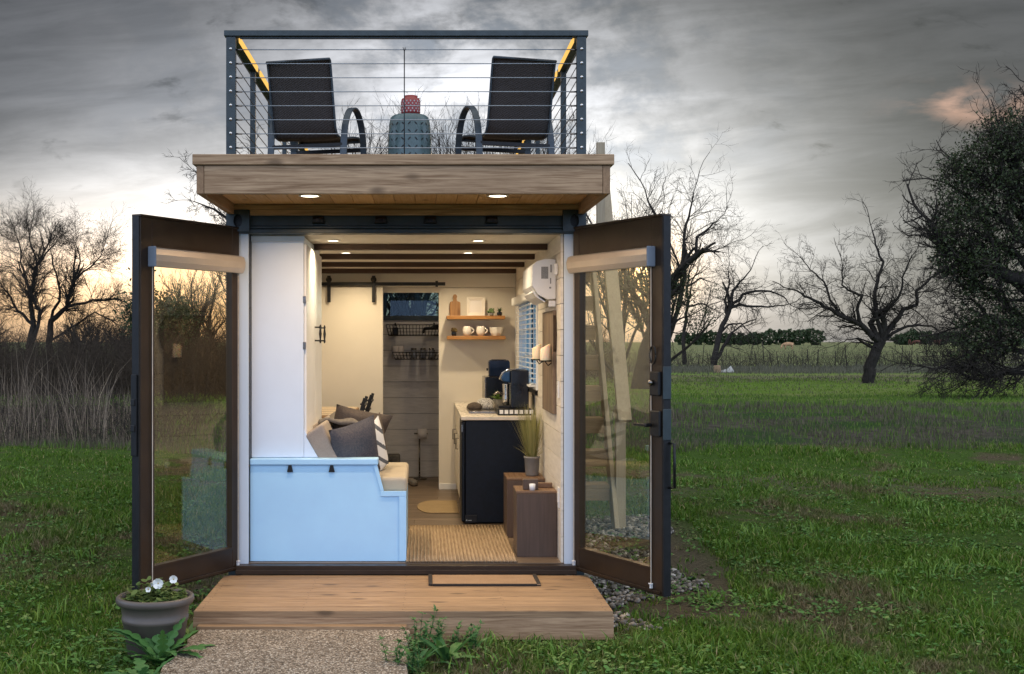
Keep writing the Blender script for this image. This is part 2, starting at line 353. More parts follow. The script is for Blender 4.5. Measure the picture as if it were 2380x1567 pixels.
WGLASS = mat('window_glass', glass2)
LAMPW = emis('lamp_glow', (1, .86, .62), 9); LEDY = emis('amber_led', (1, .58, .14), 1.15)
# ================================================================ container house
FZ = .235; YP = 4.25; CEIL = 2.497
house = thing('container_house', 'small shipping container house with open glass doors and a timber balcony roof', 'tiny house', (0, 3, 0))
# steel frame
m = MB()
for s in (-1, 1):
    m.box(s * 1.160, s * 1.222, .012, .10, .08, 2.50)             # corner posts
    m.box(s * 1.158, s * 1.222, 5.95, 6.05, .08, 2.60)
m.box(-1.157, 1.157, .004, .10, 2.545, 2.648); m.box(-1.157, 1.157, -.022, .07, 2.525, 2.543)
m.box(-1.20, 1.20, -.03, .099, 2.492, 2.522)
for s in (-1, 1): m.box(s * 1.165, s * 1.215, .11, 5.94, .10, .17)
m.build('steel_frame', STEEL, house, .004)
for s in (-1, 1):                                                  # corner castings with their oval hole
    m = MB(); x0, x1, z0, z1 = s * 1.068, s * 1.228, 2.502, 2.652; cx = (x0 + x1) / 2; n = 24
    ov = [(cx + .03 * math.cos(2 * PI * k / n), 2.577 + .045 * math.sin(2 * PI * k / n)) for k in range(n)]
    def sq(k):
        a = 2 * PI * k / n; c, q = math.cos(a), math.sin(a); f = 1 / max(abs(c), abs(q)); return (cx + .079 * c * f, 2.577 + .074 * q * f)
    so_ = [sq(k) for k in range(n)]
    vs = [(a, -.05, b) for a, b in ov] + [(a, -.05, b) for a, b in so_] + [(a, .0, b) for a, b in ov] + [(a, .1, b) for a, b in so_]
    fs = []
    for k in range(n):
        j = (k + 1) % n; fs += [(k, n + k, n + j, j), (k, j, 2 * n + j, 2 * n + k), (n + k, 3 * n + k, 3 * n + j, n + j)]
    k_ = m.add(vs, fs).build('corner_casting', STEEL, house); MB().add([(a, -.012, b) for a, b in ov], [tuple(range(n))]).build('hole_shade', BLACK, k_)  # black disc paints the depth shade inside the hole
for px, lit in ((740, 1), (885, 0), (1000, 0), (1143, 1)):        # small work lights on the header
    x = X(px, -.03); m = MB()
    m.box(x - .045, x + .045, -.018, .004, 2.560, 2.578); m.prism([(-.062, 2.562), (-.062, 2.585), (-.045, 2.607), (-.006, 2.607), (-.006, 2.562)], 'x', x - .038, x + .038)
    w = m.build('marker_light', BLACK, house, .004)
    MB().box(x - .016, x + .016, -.066, -.0625, 2.568, 2.590).build('lens', GLOSSB, w)
# corrugated outer sides, roof
for s in (-1, 1):
    prof = []; y = .10; k = 0
    while y < 5.94: 
        prof += [(y, 1.205), (y + .09, 1.205), (y + .12, 1.175), (y + .21, 1.175)]; y += .24
    prof.append((5.94, 1.205))
    segs = [(.17, 1.36, 0, 9), (2.14, 2.60, 0, 9)] + ([(1.36, 2.14, 0, 1.70), (1.36, 2.14, 3.60, 9)] if s > 0 else [(1.36, 2.14, 0, 9)])
    m = MB()
    for z0, z1, ya, yb in segs:
        pr = [(q, r) for q, r in prof if ya <= q <= yb]
        vs = [(s * r, q, z) for z in (z0, z1) for q, r in pr]; L = len(pr)
        m.add(vs, [(i, i + 1, L + i + 1, L + i) for i in range(L - 1)])
    m.build('side_wall', STEEL, house)
MB().box(-1.2, 1.2, .11, 5.94, 2.60, 2.64).build('roof', STEEL, house)
MB().box(-1.2, 1.2, 5.60, 5.62, .2, 2.04).build('rear_wall', STEEL, house)
# interior lining
def boards(m, fixed, lo, hi, side, holes=(), z0=FZ, z1=CEIL, w=.178, axis='x', th=.016):
    """horizontal shiplap: one board per course, cut round the holes; fixed = face position"""
    z = z0
    while z < z1 - .01:
        ze = min(z + w - .004, z1); spans = [(lo, hi)]
        for a, b, c, d in holes:
            if c < ze and d > z:
                ns_ = []
                for p, q in spans:
                    if b <= p or a >= q: ns_.append((p, q)); continue
                    if a > p: ns_.append((p, a))
                    if b < q: ns_.append((b, q))
                spans = ns_
        for p, q in spans:
            if axis == 'x': m.box(fixed, fixed + side * th, p, q, z, ze)
            else: m.box(p, q, fixed, fixed + side * th, z, ze)
        z += w
    return m
m = boards(MB(), 1.062, .02, YP, 1, [(1.74, 3.58, 1.37, 2.13)]); m.build('lining_wall', SHIP, house, label='cream shiplap wall on the right inside')
m = MB()
for a, b, c, d in ((.02, 1.74, FZ, CEIL), (3.58, YP, FZ, CEIL), (1.74, 3.58, FZ, 1.37), (1.74, 3.58, 2.13, CEIL)): m.box(1.079, 1.15, a, b, c, d)
m.build('wall_backing', BLACK, house)
boards(MB(), -1.062, 1.44, YP, -1).build('lining_wall', SHIP, house)
MB().box(-1.15, -1.079, .02, YP, FZ, CEIL).build('wall_backing', BLACK, house)
MB()  .box(-1.15, 1.15, .10, 5.60, CEIL, CEIL + .03).build('ceiling', CREAM, house)
m = MB(); y = -.0; j = 0
while y < 5.55:
    x = -1.15 - R.random()
    while x < 1.15:
        L = 1.1 + R.random() * .5; a, b = max(x, -1.15), min(x + L - .002, 1.15)
        if b > a: m.box(a, b, y, min(y + .118, 5.59), FZ - .02, FZ)
        x += L
    y += .120
m.build('floor', FLOORW, house)
MB().box(-1.15, 1.15, .001, 5.59, .17, FZ - .021).build('floor_base', BLACK, house)
m = MB().box(-1.157, 1.157, -.085, -.003, .172, FZ - .004); m.box(-1.157, 1.157, -.10, -.086, .172, .205); m.build('door_sill', BRONZE, house, .003)
for y in (.97, 2.04, 3.12, 4.17): MB().box(-1.06, 1.06, y - .045, y + .045, 2.452, CEIL).build('ceiling_beam', BEAMW, house, .003)
# partition with the bathroom opening
OX0, OX1, OZ = X(890, YP), X(1020, YP), Z(680, YP)
m = MB(); m.box(-1.06, OX0, YP, YP + .09, FZ, OZ); m.box(OX1, 1.06, YP, YP + .09, FZ, OZ); m.box(-1.06, 1.06, YP + .001, YP + .09, OZ, 2.305); m.box(-1.06, 1.06, YP - .006, YP + .09, 2.31, CEIL)
m.build('partition_wall', CREAM, house)
m = MB().box(OX1, .45, YP - .012, YP - .001, FZ, FZ + .06); m.build('skirting', WHITE, house, .002)
WZ0, WZ1 = 2.045, 2.40
m = boards(MB(), 5.45, -1.06, 1.06, 1, [(-.62, .62, WZ0, WZ1)], axis='y', w=.178); m.build('bathroom_wall', DIMSHIP, house)
for s in (-1, 1): boards(MB(), s * 1.062, YP + .09, 5.45, s).build('bathroom_side_wall', DIMSHIP, house)
m = MB(); m.box(-.66, .66, 5.425, 5.60, WZ0 - .05, WZ0 + .0); m.box(-.66, .66, 5.425, 5.60, WZ1, WZ1 + .04)
m.box(-.66, -.60, 5.426, 5.60, WZ0 + .001, WZ1 - .001); m.box(.60, .66, 5.426, 5.60, WZ0 + .001, WZ1 - .001)
wf = m.build('rear_window', STEEL, house, .003); MB().box(-.6, .6, 5.50, 5.506, WZ0, WZ1).build('pane', WGLASS, wf)
# white jambs framing the opening
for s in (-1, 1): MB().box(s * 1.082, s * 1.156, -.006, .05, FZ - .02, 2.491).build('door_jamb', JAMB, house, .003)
# kitchen window with blind
m = MB()
m.box(1.045, 1.15, 1.72, 1.745, 1.35, 2.15); m.box(1.045, 1.15, 3.575, 3.60, 1.35, 2.15); m.box(1.045, 1.15, 1.746, 3.574, 1.35, 1.375); m.box(1.045, 1.15, 1.746, 3.574, 2.125, 2.15)
for y in (2.2, 2.66, 3.12): m.box(1.105, 1.13, y - .012, y + .012, 1.376, 2.124)
for z in (1.62, 1.87): m.box(1.107, 1.128, 1.746, 3.574, z - .01, z + .01)
wf = m.build('kitchen_window', WHITE, house, .003); MB().box(1.112, 1.117, 1.746, 3.574, 1.376, 2.124).build('pane', WGLASS, wf)
m = MB(); z = 1.40
while z < 2.10: m.box(1.012, 1.056, 1.76, 3.56, z, z + .004); z += .042
for y in (1.85, 2.3, 2.8, 3.3, 3.5): m.box(1.009, 1.0115, y - .014, y + .014, 1.39, 2.11)
m.box(.99, 1.058, 1.76, 3.56, 1.378, 1.394)
m.build('window_blind', WHITE, wf); MB().box(.975, 1.058, 1.72, 3.60, 2.10, 2.175).build('blind_valance', WHITE, wf, .01)
# ceiling and soffit downlights
def downlight(x, y, z, r, p, par, size, up=0, col=(1, .80, .54)):
    ring = MB().lathe([(r, 0), (r + .014, -.001), (r + .015, -.005), (r, -.007), (r - .001, -.001)], (x, y, z), 28).build('downlight', WHITE, par)
    MB().lathe([(0.0001, -.004), (r - .002, -.0045)], (x, y, z), 28, False).build('lens', LAMPW, ring)
    l = bpy.data.lights.new('downlight_lamp', 'AREA'); l.shape = 'DISK'; l.size = size; l.energy = p; l.color = col; l.spread = math.radians(150)
    o = bpy.data.objects.new('downlight_lamp', l); COL.objects.link(o); o.location = (x, y, z - .012)
for x, y in ((-.545, .61), (.52, .61), (-.53, 1.85), (.49, 1.85), (-.53, 3.63), (.49, 3.63)): downlight(x, y, CEIL, .042, 9.0, house, .08, col=(1, .79, .50))
downlight(0.1, 4.85, CEIL, .042, 1.6, house, .08, col=(1, .80, .58))  # added bathroom lamp, unseen, brightens the dim room
# ---- balcony / overhang
YO = -1.22
m = MB(); x = -1.168; k = 0
while x < 1.168: m.box(x, min(x + .133, 1.168), YO + .04, -.06, 2.69, 2.705); x += .137
m.build('soffit', SOFF, house)
MB().box(-1.17, 1.17, YO, YO + .038, 2.620, 2.787).build('fascia', FASC, house, .004)
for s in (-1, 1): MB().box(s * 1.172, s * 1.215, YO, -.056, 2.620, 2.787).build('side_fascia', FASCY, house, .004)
m = MB().box(-1.236, 1.236, YO - .02, YO + .16, 2.789, 2.850); m.build('cap_board', FASC, house, .004)
m = MB(); y = YO + .165
while y < 5.95: m.box(-1.236, 1.236, y, y + .138, 2.815, 2.846); y += .144
m.build('roof_deck', DECKW, house)
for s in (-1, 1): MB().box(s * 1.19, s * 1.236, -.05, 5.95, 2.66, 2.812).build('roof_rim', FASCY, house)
MB().box(-1.215, 1.215, -.055, -.006, 2.654, 2.688).build('ledger_beam', FASC, house, .003)
MB().box(-1.066, 1.066, -.045, -.024, 2.614, 2.653).build('ledger_beam', FASC, house, .003)
for px in (720, 1157): downlight(X(px, -.55), -.55, 2.69, .058, 13, house, .10, col=(1, .68, .38))
# ---- glass doors
def glass_door(s, hx, dx, dy, lock):
    """a door leaf built along its own width from the hinge; s = side of the house"""
    W = math.hypot(dx, dy); ux, uy = dx / W, dy / W
    # local x along the leaf, local y towards the room side (the face we see), z up
    nx, ny = (uy * s, -ux * s); nx, ny = (-nx, -ny) if nx * s > 0 else (nx, ny)
    M = Matrix(((ux, nx, 0, hx), (uy, ny, 0, -.02), (0, 0, 1, 0), (0, 0, 0, 1)))
    def B():
        b = MB(); b.M = M; return b
    z0, z1, th = .195, 2.520, .05; sl, sr, rt, rb = .075, .105, .17, .15
    m = B(); m.box(0, sl, -th / 2, th / 2, z0, z1); m.box(W - sr, W, -th / 2, th / 2, z0, z1)
    m.box(sl + .001, W - sr - .001, -th / 2 + .001, th / 2 - .001, z0, z0 + rb); m.box(sl + .001, W - sr - .001, -th / 2 + .001, th / 2 - .001, z1 - rt, z1)
    f = m.build('glass_door', BRONZE, house, .003)
    m = B(); gz0, gz1, ga, gb = z0 + rb, z1 - rt, sl + .001, W - sr - .001
    for a, b_, c, d in ((ga, gb, gz0, gz0 + .014), (ga, gb, gz1 - .014, gz1), (ga, ga + .014, gz0 + .015, gz1 - .015), (gb - .014, gb, gz0 + .015, gz1 - .015)): m.box(a, b_, -.018, .032, c, d)
    m.build('glazing_bead', BRONZE, f)
    B().box(-.004, W + .006, -.04, .034, z1, z1 + .014).build('weather_cap', BRONZE, f, .003)
    B().box(.02, W - .01, .0265, .038, z0 + .012, z0 + .028).build('drip_rail', PALEB if 0 else BRONZE, f, .002)
    B().box(W - .0, W + .012, -.032, .022, z0, z1).build('edge_seal', BLACK, f)
    B().box(ga + .012, gb - .012, .004, .010, gz0 + .012, gz1 - .012).build('pane', GLASS, f)
    # roller blind rolled up in its cassette
    prof = [(.030, 2.325), (.030, 2.235), (.048, 2.215), (.066, 2.218), (.082, 2.25), (.086, 2.29), (.074, 2.325), (.05, 2.335)]
    m = B(); xa, xb = .01, W - sr + .03; vs = [(x_, a, b_) for x_ in (xa, xb) for a, b_ in prof]; n = len(prof)
    m.add(vs, [tuple(range(n)), tuple(range(2 * n - 1, n - 1, -1))] + [(i, (i + 1) % n, (i + 1) % n + n, i + n) for i in range(n)])
    c = m.build('blind_cassette', F_CASS, f)
    B().box(xb + .0005, xb + .012, .026, .090, 2.213, 2.340).build('end_cap', PLASTIC if 0 else ENDCAP, c, .006)
    m = B()
    for x_ in (xa + .02, xb - .02): m.box(x_ - .002, x_ + .002, .036, .040, z0 + .06, 2.22)
    m.build('blind_cord', PALEB, c)
    for x_ in (xa + .02, xb - .02): m = B(); m.box(x_ - .012, x_ + .012, .030, .05, z0 + .06, z0 + .068); m.box(x_ - .006, x_ + .006, .028, .046, z0 + .035, z0 + .06); m.build('cord_clip', PLASTIC, f, .002)
    if lock:
        xc = W - .05; B().box(xc - .045, xc + .05, .025, .052, 1.42, 1.57).build('lock_plate', BLACK, f, .008); B().box(xc - .045, xc + .05, .0255, .046, 1.17, 1.33).build('lock_plate', BLACK, f, .008)
        B().box(W + .012, W + .020, -.03, .03, 1.40, 1.60).build('strike_plate', STEEL, f, .003); B().box(W + .012, W + .020, -.03, .03, 1.15, 1.34).build('strike_plate', STEEL, f, .003)
        m = B(); m.lathe([(.012, 0), (.012, .045), (.016, .05)], (xc - .02, .052, 1.24), 12, axis='y'); m.box(xc - .14, xc - .01, .088, .104, 1.232, 1.248); m.build('lever_handle', BLACK, f, .004)
        m = B(); n = 24; m.tube([(xc + .03 * math.cos(2 * PI * k / n) - .01, .05, 1.67 + .055 * math.sin(2 * PI * k / n)) for k in range(n + 1)], .005, 6); m.build('key_ring', BLACK, f)
        m = B(); m.lathe([(.018, 0), (.018, .02), (.012, .03)], (xc - .01, .052, 1.50), 14, axis='y'); m.build('thumb_turn', BRUSH, f)
        m = B(); m.tube([(W + .010, -.02, 1.13), (W + .05, -.03, 1.13), (W + .05, -.03, .86), (W + .010, -.02, .86)], .009, 8); m.build('pull_handle', BLACK, f)
    else:
        m = B(); m.box(W + .012, W + .026, -.03, .012, 1.05, 1.55); m.build('lock_strip', BLACK, f, .004)
        for zb_ in (1.20, 1.36): B().box(W + .0265, W + .036, -.025, .005, zb_, zb_ + .04).build('bolt', BLACK, f, .003)
    for z in (.45, 1.35, 2.2):
        B().lathe([(.011, -.05), (.011, .05)], (-.010, .0, z), 10).build('hinge', BLACK, f)
    return f
F_CASS = plain('blind_cassette_metal', (.47, .41, .35), .38, .4, .08, 4, .05)
ENDCAP = plain('cassette_end_plastic', (.16, .19, .24), .5)
glass_door(-1, -1.162, -.475, -.875, False); glass_door(1, 1.162, .435, -.90, True)
# ================================================================ railing on the roof
rail = thing('deck_railing', 'dark steel cable railing around the roof terrace with amber light strips', 'railing', (0, 0, 2.85))
RY, RT, RX = -.03, 3.872, 1.195
for s in (-1, 1):
    for k, y in enumerate((RY, 1.05, 2.13, 3.21, 4.3, 5.4)):
        w = .032 if k == 0 else .02; MB().box(s * RX - w, s * RX + w, y - .025, y + .025, 2.848, RT - .041).build('rail_post', STEEL, rail, .003)
MB().box(-RX - .045, RX + .045, RY - .035, RY + .035, RT - .04, RT).build('top_rail', STEEL, rail, .004)
for s in (-1, 1): MB().box(s * (RX - .035), s * (RX + .035), RY + .036, 5.45, RT - .04, RT).build('top_rail', STEEL, rail, .004)
MB().box(-RX + .06, RX - .06, RY - .012, RY + .012, RT - .052, RT - .041).build('rail_channel', STEEL, rail)
zs = [1.75 + (795 - (115.8 + 32.6 * k)) * (8.5 + RY) / F for k in range(10)]
for z in zs:
    MB().tube([(-RX + .03, RY, z), (RX - .03, RY, z + .001)], .0034, 6).build('rail_cable', CABLE, rail)
    for s in (-1, 1): MB().tube([(s * (RX - .02), RY + .03, z), (s * (RX - .02), 5.4, z)], .0034, 6).build('rail_cable', BRUSH, rail)
for z in zs:
    for s in (-1, 1):
        m = MB(); m.lathe([(.012, -.004), (.012, .0), (.007, .006), (.0001, .008)][::-1] and [(.0001, -.009), (.008, -.007), (.0115, -.001), (.0115, .002)], (s * RX, RY - .026, z), 12, axis='y'); m.build('cable_end', CHROME, rail)
        MB().tube([(s * (RX - .032), RY, z), (s * (RX - .075), RY, z)], .006, 8).build('cable_fitting', BRUSH, rail)
for s in (-1, 1):
    ys = (RY, 1.05, 2.13, 3.21, 4.3, 5.4)
    for a, b in zip(ys[:-1], ys[1:]): MB().box(s * (RX - .046), s * (RX - .0365), a + .10, b - .05, RT - .052, RT - .012).build('light_strip', LEDY, rail)
m = MB(); xr = X(940, 0); m.tube([(xr, RY - .012, 2.85), (xr, RY - .012, Z(122, 0))], .0042, 6)
for a in range(5): m.tube([(xr, RY - .012, Z(124, 0)), (xr + .012 * math.cos(a * 1.3), RY - .012 + .01 * math.sin(a * 1.3), Z(113, 0))], [.0022, .0008], 4)
m.build('cable_brace', BLACK, rail)
l = None
# ---------------------------------------------------------------- roof chairs
def sling(t):
    p = t.new('ShaderNodeTexCoord').outputs['Object']; x, y, z = t.sep(p)[0:3]
    k = t.m('MULTIPLY', t.m('ADD', z, t.m('MULTIPLY', y, .7)), 1.0)
    a = t.m('SINE', t.m('MULTIPLY', x, 2 * PI / .017)); b = t.m('SINE', t.m('MULTIPLY', t.m('ADD', k, t.m('MULTIPLY', x, .35)), 2 * PI / .013))
    hole = t.m('GREATER_THAN', t.m('MULTIPLY', a, b), .70); up = t.m('GREATER_THAN', t.m('ADD', z, t.m('MULTIPLY', t.noise(p, 5, 2), .5)), .93)
    h = t.m('MULTIPLY', hole, up)
    col = t.mix(t.mapr(t.m('MULTIPLY', a, b), -1, 1), (.022, .018, .018, 1), (.055, .047, .045, 1))
    d = pbsdf(t, col, .75, 0, t.m('MULTIPLY', a, b), .5, .003); tr = t.new('ShaderNodeBsdfTransparent')
    mx = t.new('ShaderNodeMixShader'); t.put(mx.inputs[0], t.m('MULTIPLY', h, .55)); t.l.new(d, mx.inputs[1]); t.l.new(tr.outputs[0], mx.inputs[2]); return mx.outputs[0]
SLING = mat('woven_sling', sling)
CHM = plain('slate_blue_metal', (.045, .062, .080), .4, .2, .15)
def sling_chair(label):
    r = thing('sling_chair', label, 'chair', (0, 0, 0), 'woven sling chairs on the roof terrace')
    # side profile of the sling: foot edge, seat, back, head
    prof = [(.33, .445), (.30, .47), (.15, .45), (0, .42), (-.13, .405), (-.20, .415), (-.235, .46), (-.26, .55), (-.29, .67), (-.315, .78), (-.34, .88), (-.355, .925), (-.372, .932)]
    m = MB(); n = len(prof) - 1
    def fn(a, b):
        i = min(int(b * n + 1e-6), n - 1); q = b * n - i; y = prof[i][0] * (1 - q) + prof[i + 1][0] * q; z = prof[i][1] * (1 - q) + prof[i + 1][1] * q
        sag = .012 * (1 - (2 * a - 1) ** 2); return (-.235 + .47 * a, y - sag * (b > .5), z - sag * (b <= .5))
    m.grid(fn, 8, n * 2); o = m.build('sling', SLING, r)
    md = o.modifiers.new('thick', 'SOLIDIFY'); md.thickness = .006
    m = MB()
    for s in (-1, 1): m.tube([(s * .241, y, z) for y, z in prof], .0085, 8)
    m.tube([(-.243, prof[-1][0], prof[-1][1]), (.243, prof[-1][0], prof[-1][1])], .010, 8); m.tube([(-.243, prof[0][0], prof[0][1]), (.243, prof[0][0], prof[0][1])], .0125, 8)
    m.build('sling_frame', CHM, r)
    for s in (-1, 1):
        pts = []
        for k in range(25):
            a = PI * k / 24; pts.append((.285, .06 + .235 * math.cos(a), .34 + .31 * math.sin(a)))
        pts = [(.285, .33, 0), (.285, .315, .18)] + pts + [(.285, -.20, .18), (.285, -.24, 0)]
        m = MB(); n2 = len(pts); vs = []
        for i, (a, y, z) in enumerate(pts):
            p, q = pts[max(i - 1, 0)], pts[min(i + 1, n2 - 1)]; dy, dz = q[1] - p[1], q[2] - p[2]; L = math.hypot(dy, dz); ny, nz = -dz / L * .006, dy / L * .006
            for da in (-.024, .024):
                for sg in (-1, 1): vs.append((s * (a + da), y + ny * sg, z + nz * sg))
        fs = []
        for i in range(n2 - 1):
            k = i * 4
            for a, b in ((0, 1), (1, 3), (3, 2), (2, 0)): fs.append((k + a, k + b, k + 4 + b, k + 4 + a))
        m.add(vs, fs); m.build('arm_loop', CHM, r)
    m = MB()
    for y, z in ((.30, .375), (-.17, .345)): m.bar((-.275, y, z), (.275, y, z), .022, .03)
    m.build('stretcher', BLACK, r, .002); return r
c1 = sling_chair('black woven sling chair on the left side of the roof terrace'); c1.location = (X(733, .82), .82, 2.85); c1.rotation_euler = (0, 0, math.radians(-15))
c2 = copy_tree(c1); c2.location = (X(1178, .82), .82, 2.862); c2.rotation_euler = (0, 0, math.radians(17)); c2['label'] = 'black woven sling chair on the right side of the roof terrace'
# garden stool with cut slots, lantern on top
sc = (X(952, .9), .9, 2.85); st = thing('garden_stool', 'teal grey drum garden stool with rows of slots between the roof chairs', 'stool', sc)
PR = [(.12, 0), (.148, .006), (.152, .03), (.163, .18), (.166, .32), (.163, .45), (.154, .56), (.142, .60), (.125, .612), (.06, .618), (.0001, .618)]
MB().lathe(PR, sc, 40).build('drum', TEAL, st)
def rad(h):
    for (r0, h0), (r1, h1) in zip(PR[:-1], PR[1:]):
        if h0 <= h <= h1 and h1 > h0: return r0 + (r1 - r0) * (h - h0) / (h1 - h0)
    return .15
m = MB()
for row in range(9):
    h = .07 + row * .058
    for k in range(20):
        a = 2 * PI * k / 20; sg = 1 if (k + row) % 2 else -1; rr = rad(h) + .0012; vs = []
        for j in range(8):
            b = 2 * PI * j / 8; du, dh = .016 * math.cos(b), .0052 * math.sin(b); u_ = (du - dh) * .707; w_ = (du + dh) * .707 * sg
            aa = a + u_ / rr; vs.append((sc[0] + rr * math.cos(aa), sc[1] + rr * math.sin(aa), sc[2] + h + w_))
        m.add(vs, [tuple(range(8))])
m.build('cut_slots', BLACK, st)
lc = (sc[0] + .008, .9, 2.85 + .619); lan = thing('lantern', 'small red pierced metal lantern standing on the teal garden stool', 'lantern', lc)
MB().lathe([(.05, 0), (.072, .004), (.074, .02), (.074, .10), (.068, .122), (.052, .128), (.050, .145), (.0001, .146)], lc, 28).build('shade', REDM, lan)
m = MB()
for row in range(5):
    for k in range(16):
        a = 2 * PI * (k + .5 * (row % 2)) / 16; h = .022 + row * .019; rr = .0752; vs = []
        for j in range(6):
            b = 2 * PI * j / 6; aa = a + .0062 * math.cos(b) / rr; vs.append((lc[0] + rr * math.cos(aa), lc[1] + rr * math.sin(aa), lc[2] + h + .0075 * math.sin(b)))
        m.add(vs, [tuple(range(6))])
m.build('pierced_holes', plain('lantern_inside', (.45, .42, .42), .6), lan)
m = MB(); m.tube([(lc[0] + .078 * math.cos(PI * k / 12 * .5 - .2), lc[1], lc[2] + .10 + .03 * math.sin(PI * k / 12)) for k in range(13)], .002, 5); m.build('wire_handle', BLACK, lan)
# ================================================================ timber stair beside the house
st = thing('timber_stair', 'steep outdoor timber stair climbing to the roof beside the container', 'stairs', (1.6, 3.6, 0))
xa, xb = 1.30, 1.90
for i in range(9):
    z = .42 + i * .30; y = 2.98 + (z - .1) * .62
    if z > 2.8: break
    MB().box(xa + .02, xb - .045, y - .12, y + .16, z - .04, z).build('tread', TREADW, st, .004)
    MB().box(xa + .02, xb - .045, y - .12, y - .08, z - .15, z - .041).build('tread_support', TREADW, st, .004)
for x in (xa, xb - .02): MB().bar((x, 2.86, 0), (x, 2.86 + 2.8 * .62 + .1, 2.95), .04, .20, (0, 1, 0)).build('stringer', STAIRW, st, .004)
MB().box(xb, xb + .09, 2.98, 3.07, 0, 1.16).build('newel_post', STAIRW, st, .004); MB().box(xa - .03, xa + .01, 2.98, 3.07, 0, 1.16).build('newel_post', STAIRW, st, .004)
MB().bar((xb + .07, 2.92, 1.02), (xb + .07, 4.42, 3.62), .125, .05, (0, 1, 0)).build('handrail', STAIRW, st, .004)
MB().box(X(1387, 4.0), X(1405, 4.0), 3.96, 4.05, 2.5, Z(332, 4.0)).build('newel_post', STAIRW, st, .004)
MB().bar((X(1395, 4.0), 3.9, 3.55), (1.27, 4.02, 3.3), .05, .09).build('landing_rail', TREADW, st, .004)
MB().box(1.27, 1.36, 4.3, 4.39, 0, 2.8).build('support_post', STAIRW, st, .004); MB().box(1.42, 1.51, 4.3, 4.39, 0, 2.8).build('support_post', STAIRW, st, .004)
# white cover seen standing behind the door's edge
# ================================================================ entry deck, mats, path
dk = thing('entry_deck', 'low timber entry deck with worn orange brown boards in front of the doors', 'deck', (0, -.66, 0))
m = MB(); y = YO; 
while y < -.12: m.box(-1.231, 1.231, y, min(y + .133, -.105), .133, .170); y += .140
m.build('deck_boards', DECKW, dk, .003)
m = MB(); y = YO
while y < -.2:
    for x in (-1.19, -.60, -.0, .60, 1.19):
        for dy in (.035, .10): m.lathe([(.0045, .1702), (.0001, .1708)], (x + R.uniform(-.008, .008), y + dy + R.uniform(-.006, .006), 0), 6)
    y += .14
m.build('deck_screws', BLACK, dk)
MB().box(-1.236, 1.236, YO + .002, YO + .040, .0, .1325).build('skirt_board', FASC, dk, .003)
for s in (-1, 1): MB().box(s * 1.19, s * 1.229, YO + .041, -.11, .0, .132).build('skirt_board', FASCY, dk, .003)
MB().box(-1.20, .02, YO - .068, YO - .003, .04, .096).build('step_board', DECKW, dk, .003)
m = MB()
x0, x1, y0, y1 = .155, .875, -.475, -.125
def fn(a, b):
    x = x0 + (x1 - x0) * a; y = y0 + (y1 - y0) * b + .008 * math.sin(a * 17) * (b < .5); return (x, y, .1745 + .007 * (math.sin(a * 14) > .3) * math.sin(a * 14) * (1 - b) + .003)
m.grid(fn, 60, 10, False); o = m.build('doormat', MATF, None, at=(.5, -.3, .17)); o.modifiers.new('thick', 'SOLIDIFY').thickness = .006
tag(o, 'thin tan doormat with dark border on the timber entry deck', 'doormat')
m = MB()
for a, b, c, d in ((x0 - .004, x0 + .022, y0, y1), (x1 - .022, x1 + .004, y0, y1), (x0 + .023, x1 - .023, y0 - .012, y0 + .006)): m.box(a, b, c, d, .172, .185)
m.build('border', MATB, o, .002)
def aggregate(t):
    p = t.pos(); v = t.new('ShaderNodeTexVoronoi'); v.inputs['Scale'].default_value = 105; t.put(v.inputs['Vector'], p)
    c = t.ramp(t.sep(v.outputs['Color'])[0], [(0, (.12, .09, .065)), (.4, (.31, .24, .18)), (.75, (.50, .41, .32)), (1, (.74, .66, .56))])
    e = t.mapr(v.outputs['Distance'], .25, .62, 1, .45); n = t.noise(p, 2.5, 4); n2 = t.mapr(n, .3, .7, .8, 1.12)
    mm = t.new('ShaderNodeVectorMath', operation='SCALE'); t.put(mm.inputs[0], c); t.put(mm.inputs['Scale'], t.m('MULTIPLY', e, n2))
    return pbsdf(t, mm.outputs[0], .85, 0, t.m('MULTIPLY', v.outputs['Distance'], -1.0), .8, .006, .3)
AGG = mat('exposed_aggregate', aggregate)
m = MB(); n = 40; L = [(-1.19 + .012 * math.sin(k * 1.7) - .10 * (k / n), YO - .072 - 3.2 * k / n) for k in range(n + 1)]; Rr = [(.035 + .008 * math.sin(k * 2.3), YO - .072 - 3.2 * k / n) for k in range(n + 1)]
m.prism(L + Rr[::-1], 'z', -.05, .078); kind(m.build('path', AGG, None, at=(-.6, -2.5, 0)), 'structure')
# ================================================================ inside: left side
wr = thing('wardrobe', 'tall white wardrobe with two black-handled doors standing on the bench end', 'wardrobe', (-.88, .75, .945))
MB().box(-1.078, -.715, .12, 1.43, .948, 2.485).build('carcass', COOLLIT, wr, .003)
MB().box(-1.078, -.708, .105, .119, 2.445, 2.488).build('top_trim', WHITE, wr, .002)
for a, b, hy in ((.14, .835, .79), (.845, 1.42, 1.18)):
    d = MB().box(-.714, -.697, a, b, .97, 2.43).build('cabinet_door', WHITE, wr, .004)
    m = MB(); m.tube([(-.697, hy, 1.86), (-.655, hy, 1.86)], .006, 8); m.tube([(-.697, hy, 1.76), (-.655, hy, 1.76)], .006, 8)
    m.lathe([(.004, -.07), (.009, -.055), (.006, -.04), (.011, 0), (.006, .04), (.009, .055), (.004, .07)], (-.655, hy, 1.81), 12); m.build('handle', BLACK, d)
m = MB()
for z in (1.70, 2.02): m.box(-.720, -.700, .116, .138, z, z + .05)
m.build('hinge', BRUSH, wr, .002)
m = MB(); m.prism([(-.714, .948), (-.60, .948), (-.64, 1.02), (-.714, 1.14)], 'y', .13, .16); m.build('wedge_panel', COOLLIT, wr, .002)
